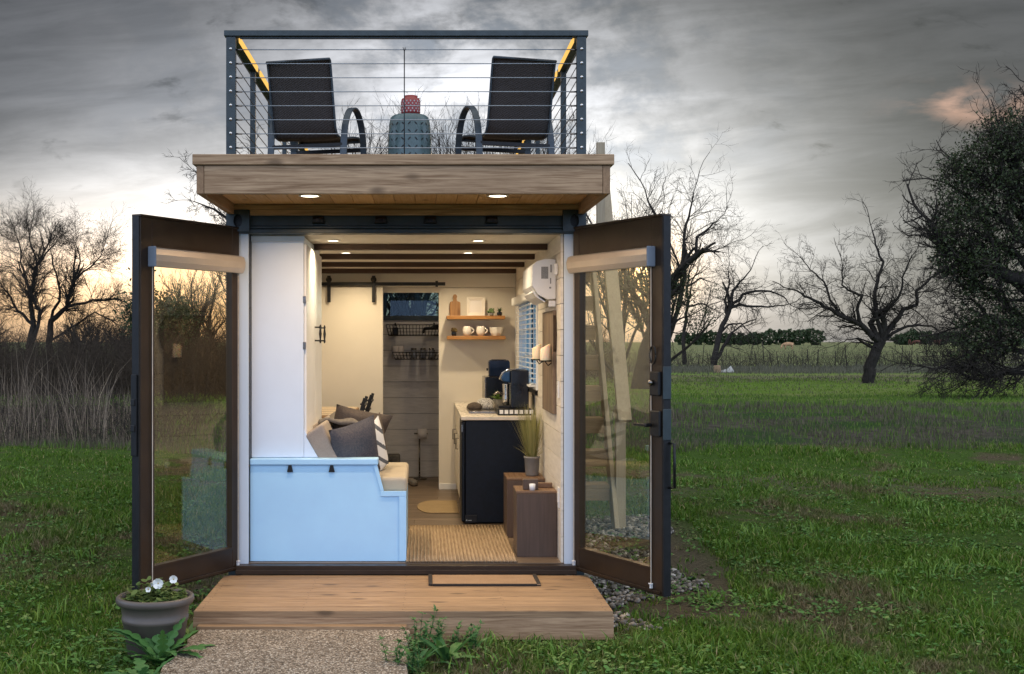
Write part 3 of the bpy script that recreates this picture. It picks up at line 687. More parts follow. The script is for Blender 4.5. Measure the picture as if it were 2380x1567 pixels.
# built-in bench
be = thing('storage_bench', 'white built-in storage bench with painted-in blue skylight and a stepped side panel at the doorway', 'bench', (-.5, .7, FZ))
pf = [(-1.078, FZ + .002), (-.004, FZ + .002), (-.004, .712), (-.160, .712), (-.205, .900), (-1.078, .900)]
MB().prism(pf, 'y', .055, .085).build('side_panel', BLUELIT, be, .002)
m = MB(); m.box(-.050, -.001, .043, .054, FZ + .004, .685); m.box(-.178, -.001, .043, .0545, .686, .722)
m.prism([(-.178, .7225), (-.155, .7225), (-.200, .900), (-.228, .900)], 'y', .043, .054); m.build('edge_trim', BLUELIT, be, .002)
MB().box(-1.079, -.195, .035, .17, .902, .946).build('ledge', BLUELIT, be, .008, seg=3)
MB().box(-.052, -.004, .086, 1.22, FZ, .70).build('front_panel', BLUELIT, be, .002)
MB().box(-1.055, -.053, .086, 1.22, .67, .70).build('seat_board', BLUELIT, be)
m = MB(); m.prism([(-1.055, FZ), (-.01, FZ), (-.01, .70), (-.16, .70), (-.235, .985), (-1.055, .985)], 'y', 1.221, 1.25); m.build('end_panel', BLUELIT, be, .002)
MB().box(-.62, -.215, 1.20, 1.27, .987, 1.020).build('end_ledge', BLUELIT, be, .006)
for px in (673.5, 770.5):
    x = X(px, .03); m = MB(); m.prism([(x - .010, .900), (x + .010, .900), (x + .021, .853), (x - .021, .853)], 'y', .040, .054); m.build('bracket', BLACK, be, .002)
m = MB()
for k in range(9): m.lathe([(.005, -.002), (.0001, -.004)][::-1], (-1.075, .004, .9 + k * .18), 8, axis='y')
m.build('screw_head', BRUSH, be)
o = MB().box(-.55, .004, .10, 1.19, .702, .812).build('seat_cushion', F_TAN, None, .028, seg=4); tag(o, 'tan linen seat cushion on the white storage bench', 'cushion')
bc = 'back cushions on the bench'
m = MB().prism([(-.715, 1.10), (-.585, 1.185), (-.42, .816), (-.55, .816)], 'y', .125, .62); o = m.build('back_cushion', F_GREY, None, .022, seg=4); tag(o, 'nearest grey box back cushion leaning on the bench', 'cushion', bc)
m = MB().prism([(-.73, 1.11), (-.60, 1.195), (-.42, .816), (-.55, .816)], 'y', .66, 1.18); o = m.build('back_cushion', F_GREY, None, .022, seg=4); tag(o, 'farther grey box back cushion on the bench behind the pillows', 'cushion', bc)
def rotm(yaw, pitch=0, roll=0): return Matrix.Rotation(math.radians(yaw), 3, 'Z') @ Matrix.Rotation(math.radians(roll), 3, 'Y') @ Matrix.Rotation(math.radians(pitch), 3, 'X')
def pillow(label, c, w, h, t_, rot, mt, cat='pillow'):
    o = MB().cushion(c, w, h, t_, rot, 16, .07, 3.2).build('throw_pillow', mt, None, at=c); tag(o, label, cat, 'pillows on the bench'); return o
pillow('fuzzy slate blue pillow nearest the doorway on the bench', (-.365, .26, .985), .40, .42, .16, rotm(38, 8, -14), F_NAVY)
pillow('white pillow with dark dashes behind the slate blue pillow', (-.255, .42, .955), .40, .40, .10, rotm(64, 0, -24), F_STRIPE)
pillow('brown wool pillow farthest right behind the dashed white pillow', (-.255, .60, .965), .40, .42, .11, rotm(66, 0, -20), F_BROWN)
pillow('dark brown pillow lying high behind the slate blue pillow', (-.37, .80, 1.09), .44, .36, .13, rotm(15, 28, 12), F_BROWN)
m = MB(); 
def fn(a, b):
    x = -.66 + a * .34; y = .62 + b * .36; return (x, y, 1.155 + .055 * math.sin(a * PI) + .018 * math.sin(a * 9 + b * 5) - .05 * (1 - b) ** 2 * a)
m.grid(fn, 20, 14); o = m.build('throw_blanket', F_THROW, None); o.modifiers.new('thick', 'SOLIDIFY').thickness = .03; tag(o, 'folded grey throw blanket draped over the bench cushions', 'blanket')
# table with woven runner, two folding chairs
tb = thing('wall_table', 'wooden wall table with dark metal legs beyond the bench pillows', 'table', (-.8, 3.1, FZ))
MB().box(-1.055, -.52, 2.35, 3.75, 1.075, 1.105).build('tabletop', TABLEW, tb, .004)
for y in (2.5, 3.6):
    m = MB(); m.tube([(-1.03, y, FZ), (-.60, y, 1.072)], .012, 6); m.tube([(-.60, y, FZ), (-1.03, y, 1.072)], .012, 6); m.build('cross_leg', BLACK, tb)
def runner(t):
    p = t.pos(); x, y, z = t.sep(p)[0:3]; s_ = t.m('SINE', t.m('MULTIPLY', y, 2 * PI / .13)); s2 = t.m('SINE', t.m('MULTIPLY', y, 2 * PI / .31))
    n = t.noise(p, 90, 2); f = t.m('GREATER_THAN', t.m('ADD', s_, t.m('MULTIPLY', n, .5)), .85); f2 = t.m('GREATER_THAN', s2, .9)
    return pbsdf(t, t.mix(f2, t.mix(f, (.66, .56, .42, 1), (.34, .22, .14, 1)), (.16, .10, .07, 1)), .9, 0, n, .4, .003)
o = MB().box(-1.05, -.53, 2.42, 3.72, 1.1055, 1.112).build('table_runner', mat('woven_runner', runner), None, .002); tag(o, 'cream woven runner with thin brown stripes on the wall table', 'table runner')
def fold_chair(label, x, y):
    c = thing('folding_chair', label, 'chair', (x, y, FZ), 'black folding chairs at the wall table'); g = .0
    m = MB()
    for s in (-1, 1):
        m.bar((x - .22, y + s * .19, FZ), (x + .075, y + s * .19, FZ + 1.02), .02, .028); m.bar((x + .18, y + s * .165, FZ), (x - .16, y + s * .165, FZ + .60), .02, .028)
    m.build('side_frame', BLACK, c, .002)
    MB().box(x - .20, x + .12, y - .16, y + .16, FZ + .58, FZ + .605).build('seat', BLACK, c, .006)
    m = MB()
    for a in (.72, .80, .88, .96):
        xx = x - .22 + .295 * (a / 1.02); m.bar((xx, y - .185, FZ + a), (xx, y + .185, FZ + a), .05, .014, (.28, 0, 1))
    m.build('backrest', BLACK, c, .002)
fold_chair('nearer black folding chair at the wall table behind the pillows', -.475, 2.62)
fold_chair('farther black folding chair at the wall table behind the pillows', -.445, 3.28)
# barn door
bd = thing('sliding_barn_door', 'cream sliding door slab hanging from a black rail beside the bathroom opening', 'door', (-.62, 4.15, FZ))
MB().box(-1.055, X(890, 4.15), 4.13, 4.165, FZ + .015, Z(668, 4.13)).build('slab', CREAM, bd, .002)
rl = MB().box(-1.05, X(1035, 4.1), 4.105, 4.114, Z(664, 4.1), Z(656, 4.1)).build('track', BLACK, bd)
m = MB()
for x in (-.95, -.5, .05, .28): m.lathe([(.011, .0), (.011, .03)], (x, 4.112, Z(660, 4.1)), 10, axis='y')
m.build('spacer', BLACK, rl); MB().box(X(1012, 4.1), X(1018, 4.1), 4.098, 4.12, Z(667, 4.1), Z(653, 4.1)).build('end_stop', BLACK, rl)
for px in (764.5, 868.5):
    x = X(px, 4.1); m = MB(); m.box(x - .018, x + .018, 4.095, 4.104, Z(703, 4.1), Z(641, 4.1)); h = m.build('hanger_strap', BLACK, bd, .002)
    MB().lathe([(.0001, -.004), (.030, -.003), (.030, .012), (.0001, .013)], (x, 4.088, Z(650, 4.1)), 20, axis='y').build('wheel', BLACK, h)
# ================================================================ bathroom things seen through the opening
def wire_basket(label, x0, x1, z0, z1, nr):
    b = thing('wire_basket', label, 'basket', ((x0 + x1) / 2, 5.36, z0), 'black wire baskets on the bathroom wall'); ya, yb = 5.28, 5.44; m = MB(); r = .0032; k = .03
    n = int((x1 - x0) / .036)
    for i in range(n + 1):
        f = i / n; xt, xb_ = x0 + (x1 - x0) * f, x0 + k + (x1 - x0 - 2 * k) * f
        for y in (ya, yb): m.tube([(xt, y, z1), (xb_, y + (.02 if y == ya else 0), z0)], r, 4)
        m.tube([(xb_, ya + .02, z0), (xb_, yb, z0)], r, 4)
    for j in range(nr + 1):
        f = j / nr; z = z0 + (z1 - z0) * f; kk = k * (1 - f)
        m.tube([(x0 + kk, yb, z), (x0 + kk, ya + .02 * (1 - f), z), (x1 - kk, ya + .02 * (1 - f), z), (x1 - kk, yb, z)], r * (1.7 if j in (0, nr) else 1), 4)
    m.build('wire_grid', BLACK, b); m = MB()
    for x in (x0 + .1, x1 - .1): m.box(x - .008, x + .008, yb - .004, yb + .006, z1 - .01, z1 + .025)
    m.build('hook', BLACK, b); return b
bx0, bx1 = X(897, 5.28), X(1030, 5.28)
wire_basket('upper larger black wire basket under the bathroom window', bx0, bx1, Z(780, 5.28), Z(755, 5.28), 3)
b2x = X(912, 5.28); wire_basket('lower narrower black wire basket holding towels and jars', b2x, bx1, Z(835, 5.28), Z(819, 5.28), 2)
zb = Z(780, 5.28) + .006
m = MB(); m.tube([(X(985, 5.35), 5.35, zb + .07), (X(1000, 5.35), 5.35, zb + .075), (X(1020, 5.35), 5.35, zb + .09)], [.016, .018, .034], 10); m.tube([(X(986, 5.35), 5.35, zb + .07), (X(985, 5.35), 5.35, zb + .02)], .012, 8); o = m.build('hair_dryer', BLACK, None); tag(o, 'black hair dryer lying in the upper wire basket', 'hair dryer')
m = MB().box(X(912, 5.35), X(926, 5.35), 5.31, 5.40, zb, zb + .085); o = m.build('toiletry_box', BLACK, None, .01); tag(o, 'small dark box at the left end of the upper wire basket', 'box')
zl = Z(835, 5.28) + .006
for k, px in enumerate((919, 930)):
    o = MB().lathe([(.0001, 0), (.036, .002), (.038, .02), (.038, .12), (.030, .138), (.0001, .14 - .006 * k)], (X(px, 5.36), 5.36, zl), 18).build('rolled_towel', plain('white_towel', (.46, .42, .40), .95, 0, .1, 20, .6, 90), None); tag(o, ('left' if k == 0 else 'right') + ' white rolled towel standing in the lower wire basket', 'towel', 'rolled towels in the wire basket')
JG = plain('jar_glass', (.20, .21, .23), .1, 0, .2, 30)
for k, (px, fill) in enumerate(((962, 'cotton'), (983, 'dark'), (1003, 'pale'))):
    j = thing('storage_jar', ('left jar nearest the towels', 'middle jar', 'right jar beside the opening edge')[k] + ' of three lidded glass jars in the lower basket', 'jar', (X(px, 5.36), 5.36, zl), 'lidded glass jars in the wire basket')
    MB().lathe([(.0001, 0), (.032, .002), (.034, .02), (.034, .075), (.027, .09), (.027, .096)], (X(px, 5.36), 5.36, zl), 18).build('jar_body', JG, j)
    MB().lathe([(.029, .096), (.030, .098), (.030, .118), (.0001, .12)], (X(px, 5.36), 5.36, zl), 18).build('lid', BRUSH, j)
tp = (X(975, 5.2), 5.2, FZ); ts = thing('toilet_roll_stand', 'free standing metal toilet roll stand on the bathroom floor', 'toilet roll stand', tp)
MB().lathe([(.085, 0), (.085, .008), (.06, .022), (.012, .03), (.0001, .031)], tp, 28).build('base', BRUSH, ts)
ztop = Z(1008, 5.2); MB().tube([tp, (tp[0], tp[1], ztop - .02)], .009, 12).build('pole', BRUSH, ts)
MB().tube([(tp[0] - .06, 5.2, ztop), (tp[0] + .09, 5.2, ztop)], .008, 10).build('arm', BRUSH, ts)
o = MB().lathe([(.018, -.05), (.055, -.05), (.055, .05), (.018, .05), (.018, -.05)], (tp[0] + .03, 5.2, ztop - .004), 24, axis='x').build('toilet_roll', plain('toilet_paper', (.62, .58, .54), .95, 0, .03, 20), None); tag(o, 'white toilet roll on the arm of the metal stand', 'toilet roll')
for k, (px, yy_) in enumerate(((955, 4.75), (962, 4.6))):
    x = X(px, yy_); m = MB(); m.add([], []); 
    m.lathe([(.0001, 0), (.045, .002), (.05, .012), (.046, .022), (.0001, .026)], (x, yy_, FZ), 20, True, .85, 2.2); sl = m.build('slipper', F_BROWN, None); tag(sl, ('farther' if k == 0 else 'nearer') + ' dark slipper on the bathroom floor past the bench', 'slipper', 'slippers on the bathroom floor')
    MB().lathe([(.052, .012), (.050, .04), (.03, .056), (.0001, .06)], (x, yy_ + .03, FZ), 16, True, .85, 1.3).build('strap', F_THROW, sl)
m = MB(); m.box(X(893, 5.3), X(930, 5.3), 5.20, 5.40, FZ, Z(1056, 5.3)); o = m.build('storage_box', fabric('woven_grey', (.16, .15, .135), (.07, .065, .06), 40), None, .02, seg=3); tag(o, 'grey patterned fabric box on the bathroom floor behind the bench', 'box')
# ================================================================ shelves and what stands on them
YS = 4.05
def shelf(label, py0, py1, pa, pb):
    o = MB().box(X(pa, YS), X(pb, YS), YS, YP - .002, Z(py1, YS), Z(py0, YS)).build('floating_shelf', SHELFW, None, .003); tag(o, label, 'shelf', 'floating wooden shelves'); return Z(py0, YS)
zu = shelf('upper floating wooden shelf holding the cutting board and plate', 734, 742, 1038, 1174); zd = shelf('lower floating wooden shelf holding the mugs and bowl', 781, 789.5, 1039, 1175)
YM = 4.14
def Xs(px): return X(px, YM)
x = Xs(1058); m = MB(); o_ = [(-.055, 0), (.055, 0), (.055, .14), (.048, .155), (.02, .165), (.016, .19), (.022, .215), (.014, .235), (0, .24), (-.014, .235), (-.022, .215), (-.016, .19), (-.02, .165), (-.048, .155), (-.055, .14)]
m.prism([(x + a, zu + .001 + b * .93) for a, b in o_], 'y', 4.205, 4.222); tag(m.build('cutting_board', CUTW, None, .003), 'olive wood cutting board with a handle on the upper shelf', 'cutting board')
m = MB(); xc = Xs(1106.5); hw = .095
for s_, t0, t1 in ((hw, 0, .004), (hw - .012, .004, .008), (.06, .002, .004)): pass
pts = [(hw, .0), (hw, -.014), (.066, -.004), (.062, .002)]
vs = []; 
for r_, dy in pts: vs += [(xc - r_, 4.20 + dy, zu + .098 - r_), (xc + r_, 4.20 + dy, zu + .098 - r_), (xc + r_, 4.20 + dy, zu + .098 + r_), (xc - r_, 4.20 + dy, zu + .098 + r_)]
fs = [(i * 4 + k, i * 4 + (k + 1) % 4, (i + 1) * 4 + (k + 1) % 4, (i + 1) * 4 + k) for i in range(3) for k in range(4)] + [(12, 13, 14, 15), (3, 2, 1, 0)]
tag(m.add(vs, fs).build('square_plate', CERAMIC, None, .003), 'square white plate standing on edge on the upper shelf', 'plate')
def blade(m, base, d, L, w, bend=.3, n=4, up=(0, 0, 1)):
    """a tapering leaf blade from base along d, drooping by bend"""
    base, d = Vector(base), Vector(d).normalized(); s = d.cross(Vector(up)); s = s.normalized() if s.length > .01 else Vector((1, 0, 0)); vs = []
    for i in range(n + 1):
        f = i / n; p = base + d * (L * f) + Vector((0, 0, -1)) * (bend * L * f * f); q = w * (1 - f) ** .6 * (.6 + .4 * math.sin(PI * min(1, f * 1.4))) / 2
        vs += [p - s * q, p + s * q]
    return m.add(vs, [(2 * i, 2 * i + 1, 2 * i + 3, 2 * i + 2) for i in range(n)])
def succulent(label, px, z, potm, r, h, nl, L, kind_, leaf=None):
    x = Xs(px); t_ = thing('potted_succulent', label, 'plant', (x, YM, z), 'small succulents on the shelves')
    MB().lathe([(.0001, 0), (r * .7, 0), (r, h * .35), (r * .95, h * .8), (r * .7, h), (r * .6, h * .9), (.0001, h * .9)], (x, YM, z), 20).build('pot', potm, t_)
    m = MB()
    for k in range(nl):
        a = R.random() * 2 * PI; e = R.uniform(.4, 1.4) if kind_ == 'spike' else R.uniform(.1, 1.3); d = (math.cos(a) * math.cos(e), math.sin(a) * math.cos(e), math.sin(e))
        if kind_ == 'spike': blade(m, (x, YM, z + h * .9), d, L * R.uniform(.8, 1.1), .014, .1, 3)
        else:
            c = Vector((x, YM, z + h)) + Vector(d) * L * R.uniform(.5, 1); m.lathe([(.0001, -.010), (.008, -.004), (.008, .004), (.0001, .010)], c, 6)
    m.build('leaves', leaf or LEAF_S, t_)
zu += .001; zd += .001
succulent('pale green bushy succulent beside the square plate', 1142, zu, POTG, .022, .03, 40, .045, 'ball', leafm('pale_succulent', (.14, .24, .10), (.25, .36, .16)))
succulent('spiky dark green succulent at the right end of the upper shelf', 1161, zu, GLOSSB, .028, .042, 26, .065, 'spike')
succulent('reddish brown succulent in a black pot on the lower shelf', 1055, zd, GLOSSB, .027, .045, 46, .034, 'ball', leafm('red_succulent', (.12, .07, .03), (.20, .16, .06)))
for k, px in enumerate((1085.5, 1117)):
    x = Xs(px); mg = thing('mug', ('left round white mug beside the reddish succulent', 'right round white mug beside the bowl')[k], 'mug', (x, YM, zd), 'white mugs on the lower shelf')
    MB().lathe([(.0001, 0), (.026, 0), (.040, .02), (.0475, .05), (.044, .085), (.040, .098), (.037, .098), (.042, .06), (.03, .01), (.0001, .008)], (x, YM, zd), 28).build('cup', CERAMIC, mg)
    MB().tube([(x + .040 + .028 * math.sin(PI * j / 10), YM - .02, zd + .082 - .058 * j / 10) for j in range(11)], .006, 8).build('handle', CERAMIC, mg)
x = Xs(1153.5); m = MB(); n = 8; prof = [(.045, 0), (.062, .03), (.076, .088), (.070, .088), (.055, .03), (.0001, .01)]; m.lathe(prof, (x, YM, zd), 8, False); tag(m.build('bowl', CERAMIC, None, .003), 'white faceted bowl at the right end of the lower shelf', 'bowl')
# ================================================================ kitchen
KX, KY0, CT = .432, 1.80, 1.13
kc = thing('kitchen_cabinet', 'cream kitchen base cabinet with a pale stone worktop', 'kitchen cabinet', (.75, 3.3, FZ))
MB().box(KX + .03, 1.055, 2.42, 4.235, FZ + .08, CT - .032).build('carcass', CREAM, kc, .002); MB().box(KX + .07, 1.055, 2.42, 4.235, FZ, FZ + .079).build('toe_kick', BLACK, kc)
for a, b in ((2.45, 3.02), (3.04, 3.61), (3.63, 4.20)):
    d = MB().box(KX + .012, KX + .029, a, b, FZ + .10, .90).build('cabinet_door', CREAM, kc, .003); MB().box(KX + .006, KX + .0115, a + .06, b - .06, FZ + .16, .84).build('door_panel', CREAM, d, .003)
    MB().tube([(KX + .012, b - .05, .86), (KX - .015, b - .05, .86), (KX - .015, b - .05, .76), (KX + .012, b - .05, .76)], .005, 6).build('handle', BLACK, d)
    MB().box(KX + .012, KX + .029, a, b, .92, CT - .04).build('drawer_front', CREAM, kc, .003)
MB().box(KX - .002, 1.058, KY0, 4.243, CT - .03, CT).build('worktop', PALEB, kc, .003)
fr = thing('fridge', 'black under-counter fridge showing its side beneath the worktop', 'fridge', (.75, 2.1, FZ))
MB().box(KX + .035, 1.05, KY0 + .02, 2.40, FZ + .012, CT - .036).build('body', FRIDGE, fr, .004)
d = MB().box(KX + .003, KX + .030, KY0 + .015, 2.40, FZ + .02, CT - .042).build('door', FRIDGE, fr, .008); MB().box(KX + .0, KX + .013, KY0 + .0145, KY0 + .018, 1.0, 1.06).build('door_catch', BRUSH, d)
m = MB(); m.box(KX + .03, KX + .13, KY0 + .006, KY0 + .019, FZ + .012, FZ + .075); p_ = m.build('kick_plate', BLACK, fr, .002)
m = MB(); m.lathe([(.007, -.001), (.0001, -.002)][::-1], (KX + .045, KY0 + .006, FZ + .032), 12, axis='y'); m.box(KX + .058, KX + .085, KY0 + .0045, KY0 + .0058, FZ + .029, FZ + .035); m.build('badge', plain('badge_grey', (.35, .42, .5), .4), p_)
z = CT + .001
m = MB(); a, b, c, d_ = X(1088, 2.45), X(1160, 2.45), 2.25, 2.95
m.box(a, b, c, d_, z, z + .006); m.box(a, b, c - .008, c, z, z + .018); m.box(a, a + .01, c + .001, d_, z + .0065, z + .018); tag(m.build('drying_tray', BRUSH, None, .002), 'flat dark drying tray on the worktop', 'tray')
tag(MB().lathe([(.0001, 0), (.05, .004), (.062, .03), (.05, .055), (.02, .07), (.0001, .072)], (X(1103, 2.6), 2.62, z + .007), 18, True, 1.15, .8).build('dish_cloth', F_BROWN, None), 'crumpled brown cloth on the drying tray', 'cloth')
def zeb(t):
    p = t.pos(); n = t.noise(p, 9, 3, .6, 2.5); f = t.m('LESS_THAN', t.m('ABSOLUTE', t.m('SUBTRACT', t.m('FRACT', t.m('MULTIPLY', n, 9.0)), .5)), .14); return pbsdf(t, t.mix(f, (.70, .68, .64, 1), (.02, .02, .022, 1)), .8)
m = MB(); cx_, cy_ = X(1128, 2.75), 2.78
m.lathe([(.0001, 0), (.062, .004), (.068, .04), (.055, .082), (.03, .10), (.0001, .102)], (cx_, cy_, z + .007), 20, True, 1.25, .8); tag(m.build('tea_towel', mat('lined_cotton', zeb), None), 'bunched white tea towel with black lines on the drying tray', 'towel')
mw = thing('microwave', 'black microwave under the toaster in the worktop corner', 'microwave', (.78, 3.75, z)); a, b = X(1130, 3.45), 1.03
MB().box(a, b, 3.45, 4.0, z, z + .28).build('body', PALEB if 0 else GLOSSB, mw, .006); MB().box(a - .012, a - .001, 3.45, 4.0, z + .004, z + .278).build('side_panel', BRUSH, mw, .002); MB().box(a + .01, a + .33, 3.438, 3.449, z + .01, z + .27).build('door', GLOSSB, mw, .004)
to = thing('toaster', 'glossy dark blue black toaster on top of the microwave', 'toaster', (.84, 3.6, z + .281)); a, b = X(1134, 3.5), X(1186, 3.5)
m = MB(); m.prism([(a + .008, z + .282), (b, z + .282), (b - .004, z + .42), (b - .015, z + .445), (a + .02, z + .445), (a + .006, z + .425)], 'y', 3.49, 3.66); m.build('body', plain('blue_black_enamel', (.012, .022, .05), .15, .2, .2), to, .012, seg=3)
m = MB(); m.box(a + .04, b - .04, 3.52, 3.545, z + .4455, z + .449); m.box(a + .04, b - .04, 3.60, 3.625, z + .4455, z + .449); m.build('bread_slot', BLACK, to); MB().box(a - .012, a + .004, 3.55, 3.58, z + .34, z + .365).build('lever', BLACK, to, .003)
# coffee machine and capsule drawer
YC = 2.0
cd = thing('capsule_drawer', 'black capsule drawer of white cups beneath the coffee machine', 'drawer', (.85, 2.1, z)); a, b = X(1157, YC - .06), 1.03
MB().box(a, b, YC - .05, 2.38, z, z + .055).build('case', BLACK, cd, .004)
for k in range(7): MB().box(a + .016 + k * .042, a + .046 + k * .042, YC - .054, YC - .0505, z + .013, z + .046).build('capsule', PLASTIC, cd)
cm = thing('coffee_machine', 'black and chrome coffee machine at the near end of the worktop', 'coffee machine', (.85, 2.1, z + .057)); zc = z + .057
xl, xr_ = X(1187, YC), X(1229, YC)
MB().box(xl, xr_, YC - .02, 2.32, zc, zc + .325).build('body', GLOSSB, cm, .012, seg=3)
MB().box(X(1160, YC), xl - .001, YC + .02, 2.28, zc, zc + .022).build('drip_tray', BLACK, cm, .004)
m = MB(); hx0 = X(1164, YC); m.prism([(hx0, zc + .255), (hx0 + .02, zc + .225), (xl - .001, zc + .215), (xl - .001, zc + .318), (hx0 + .03, zc + .305)], 'y', YC + .02, 2.26); m.build('brew_head', plain('blue_enamel', (.02, .06, .14), .14, .3, .1), cm, .01, seg=3)
MB().tube([(hx0 - .01, YC + .03, zc + .245), (hx0 + .015, YC + .03, zc + .30), (hx0 + .06, YC + .03, zc + .328), (xr_ - .02, YC + .03, zc + .335)], .006, 8).build('lever', CHROME, cm)
MB().lathe([(.028, .024), (.030, .08), (.026, .14), (.030, .20), (.030, .205), (.0001, .206)], (X(1177, YC), YC + .06, zc), 20).build('milk_jug', CHROME, cm)
MB().tube([(hx0 + .02, YC, zc + .12), (hx0 - .03, YC - .02, zc + .135), (hx0 - .06, YC - .03, zc + .12)], [.011, .013, .009], 8).build('portafilter', BRUSH, cm)
t_ = thing('herb_pot', 'small leafy green plant half hidden behind the coffee machine', 'plant', (X(1157, 3.0), 3.0, z))
MB().lathe([(.0001, 0), (.035, 0), (.045, .09), (.038, .09), (.0001, .08)], (X(1157, 3.0), 3.0, z), 16).build('pot', POTG, t_); m = MB()
for k in range(60):
    a_ = R.random() * 6.28; e = R.uniform(.3, 1.4); blade(m, (X(1157, 3.0), 3.0, z + .08), (math.cos(a_) * math.cos(e), math.sin(a_) * math.cos(e), math.sin(e)), R.uniform(.07, .15), .022, .3, 3)
m.build('leaves', leafm('herb_leaf', (.08, .17, .03), (.2, .3, .07)), t_)
# wall things
AC = thing('air_conditioner', 'white split air conditioner high on the right wall with its end toward us', 'air conditioner', (.96, .75, 2.06))
prof = [(1.060, 2.055), (1.060, 2.338), (.985, 2.342), (.925, 2.325), (.893, 2.295), (.888, 2.15), (.935, 2.085), (1.0, 2.052)]
m = MB().prism(prof, 'y', .32, 1.15); m.build('casing', PLASTIC, AC, .006)
m = MB().prism([(.905, 2.118), (.940, 2.078), (.990, 2.040), (.984, 2.034), (.925, 2.070), (.898, 2.105)], 'y', .37, 1.12); m.build('louver', PLASTIC, AC, .002); MB().prism([(.93, 2.083), (.995, 2.049), (1.0, 2.044), (.93, 2.078)], 'y', .42, 1.05).build('air_outlet', BLACK, AC)
STK = plain('label_print', (.22, .23, .25), .6, 0, .6, 220, .0)
m = MB(); m.box(.955, 1.005, .3185, .3195, 2.20, 2.285); m.box(1.02, 1.03, .3185, .3195, 2.245, 2.30); m.box(1.018, 1.026, .3185, .3195, 2.165, 2.205); m.box(1.012, 1.026, .3185, .3195, 2.130, 2.142); m.build('rating_label', STK, AC)
MB().lathe([(.016, -.012), (.016, .0)], (1.035, .33, 2.10), 16, axis='y') 
o = MB().lathe([(.022, 0), (.022, .05), (.018, .055), (.0001, .056)][::-1], (1.012, .40, 1.985), 20).build('wall_socket_timer', PLASTIC, None) if 0 else None
m = MB().box(1.010, 1.060, .33, .39, 2.000, 2.045); tag(m.build('door_sensor', PLASTIC, None, .006), 'small white sensor box under the air conditioner', 'sensor'); 
m = MB().lathe([(.026, 0), (.026, .03), (.020, .038), (.0001, .039)], (1.044, .22, 2.255), 20); m = MB().box(1.036, 1.0605, .17, .25, 2.22, 2.30); tag(m.build('thermostat', PLASTIC, None, .01), 'white square thermostat beside the air conditioner end', 'thermostat')
wb = thing('candle_sconce', 'weathered wood wall panel carrying two candle holders', 'wall sconce', (1.05, .7, 1.24))
m = MB(); m.box(1.036, 1.0605, .30, 1.08, 1.235, 1.975); m.build('wood_panel', SIGNW, wb, .003)
prof = [(.30, 1.94), (.275, 1.90), (.268, 1.86), (.262, 1.80), (.272, 1.74), (.285, 1.70), (.30, 1.68)]; m = MB(); m.prism(prof, 'x', 1.038, 1.0603); m.build('live_edge', bark('live_edge_bark', (.10, .07, .05), (.035, .025, .02)), wb)
WAX = mat('candle_wax', lambda t: pbsdf(t, (.78, .66, .50, 1), .45, 0, None, Subsurface_Weight=.4))
for k, (x, y) in enumerate(((.990, 1.06), (.992, .40))):
    m = MB(); m.lathe([(.0001, -.006), (.044, -.006), (.046, .004), (.040, .004), (.040, 0), (.0001, 0)], (x, y, 1.615), 24); m.tube([(x, y, 1.609), (x + .02, y, 1.58), (1.036, y, 1.60)], .005, 6); m.build('candle_holder', BLACK, wb)
    m = MB(); n = 28; vs = [];
    for h in (0, 1, 2):
        for j in range(n):
            a = 2 * PI * j / n; r = .037 if h < 2 else .033; zz = 1.616 + (0 if h == 0 else .118 - (math.cos(a) * -.5 + .5) * .035 + (h == 2) * .003); vs.append((x + r * math.cos(a), y + r * math.sin(a), zz))
    m.add(vs, [(i * n + k_, i * n + (k_ + 1) % n, (i + 1) * n + (k_ + 1) % n, (i + 1) * n + k_) for i in (0, 1) for k_ in range(n)] + [tuple(range(2 * n, 3 * n))], True); o = m.build('pillar_candle', WAX, None); tag(o, ('farther ivory pillar candle in front of the kitchen blind', 'nearer ivory pillar candle in front of the wood panel')[k], 'candle', 'ivory pillar candles on the sconce')
for nm, y, za, zb_, lab in (('light_switch', .14, 1.36, 1.48, 'white light switch on the shiplap wall above the boxes'), ('power_outlet', .13, .60, .74, 'white power outlet low on the shiplap wall beside the front box')):
    p_ = MB().box(1.054, 1.0615, y - .04, y + .04, za, zb_).build(nm, PLASTIC, None, .002); tag(p_, lab, nm.replace('_', ' ')); MB().box(1.048, 1.0535, y - .015, y + .015, za + .035, zb_ - .035).build('rocker' if nm[0] == 'l' else 'socket', CERAMIC, p_, .001)
# boxes by the doorway, grass pot
def cube_table(label, x0, x1, y0, y1, z1):
    t_ = thing('cube_table', label, 'side table', ((x0 + x1) / 2, (y0 + y1) / 2, FZ), 'brown wooden cube tables'); m = MB(); m.box(x0, x1, y0, y1, FZ, z1 - .019); m.build('box_side', BOXW, t_, .003); MB().box(x0 - .001, x1 + .001, y0 - .001, y1 + .001, z1 - .018, z1).build('box_top', BOXT, t_, .003)
BOXT = wood('walnut_top', (.22, .13, .075), (.11, .065, .04), 'y', .45, .7, False, .1)
cube_table('nearest brown wooden cube table inside the doorway', .775, 1.058, .23, .57, .700); cube_table('rear brown wooden cube table carrying the ornamental grass pot', .765, 1.058, 1.10, 1.52, .695)
th = thing('tealight_block', 'small dark wooden block with a glass tealight on the nearest cube table', 'candle holder', (.90, .34, .701)); MB().box(X(1216, .3), X(1251, .3), .30, .36, .701, .775).build('block', BOXW, th, .004); MB().lathe([(.0001, 0), (.020, 0), (.022, .045), (.019, .045), (.018, .005), (.0001, .005)], (X(1237, .28), .272, .701), 18).build('glass_cup', PLASTIC, th)
tag(MB().box(X(1240, .45), X(1283, .45), .42, .47, .701, .735).build('wood_offcut', BOXT, None, .003), 'flat narrow piece of brown wood on the nearest cube table', 'wood piece')
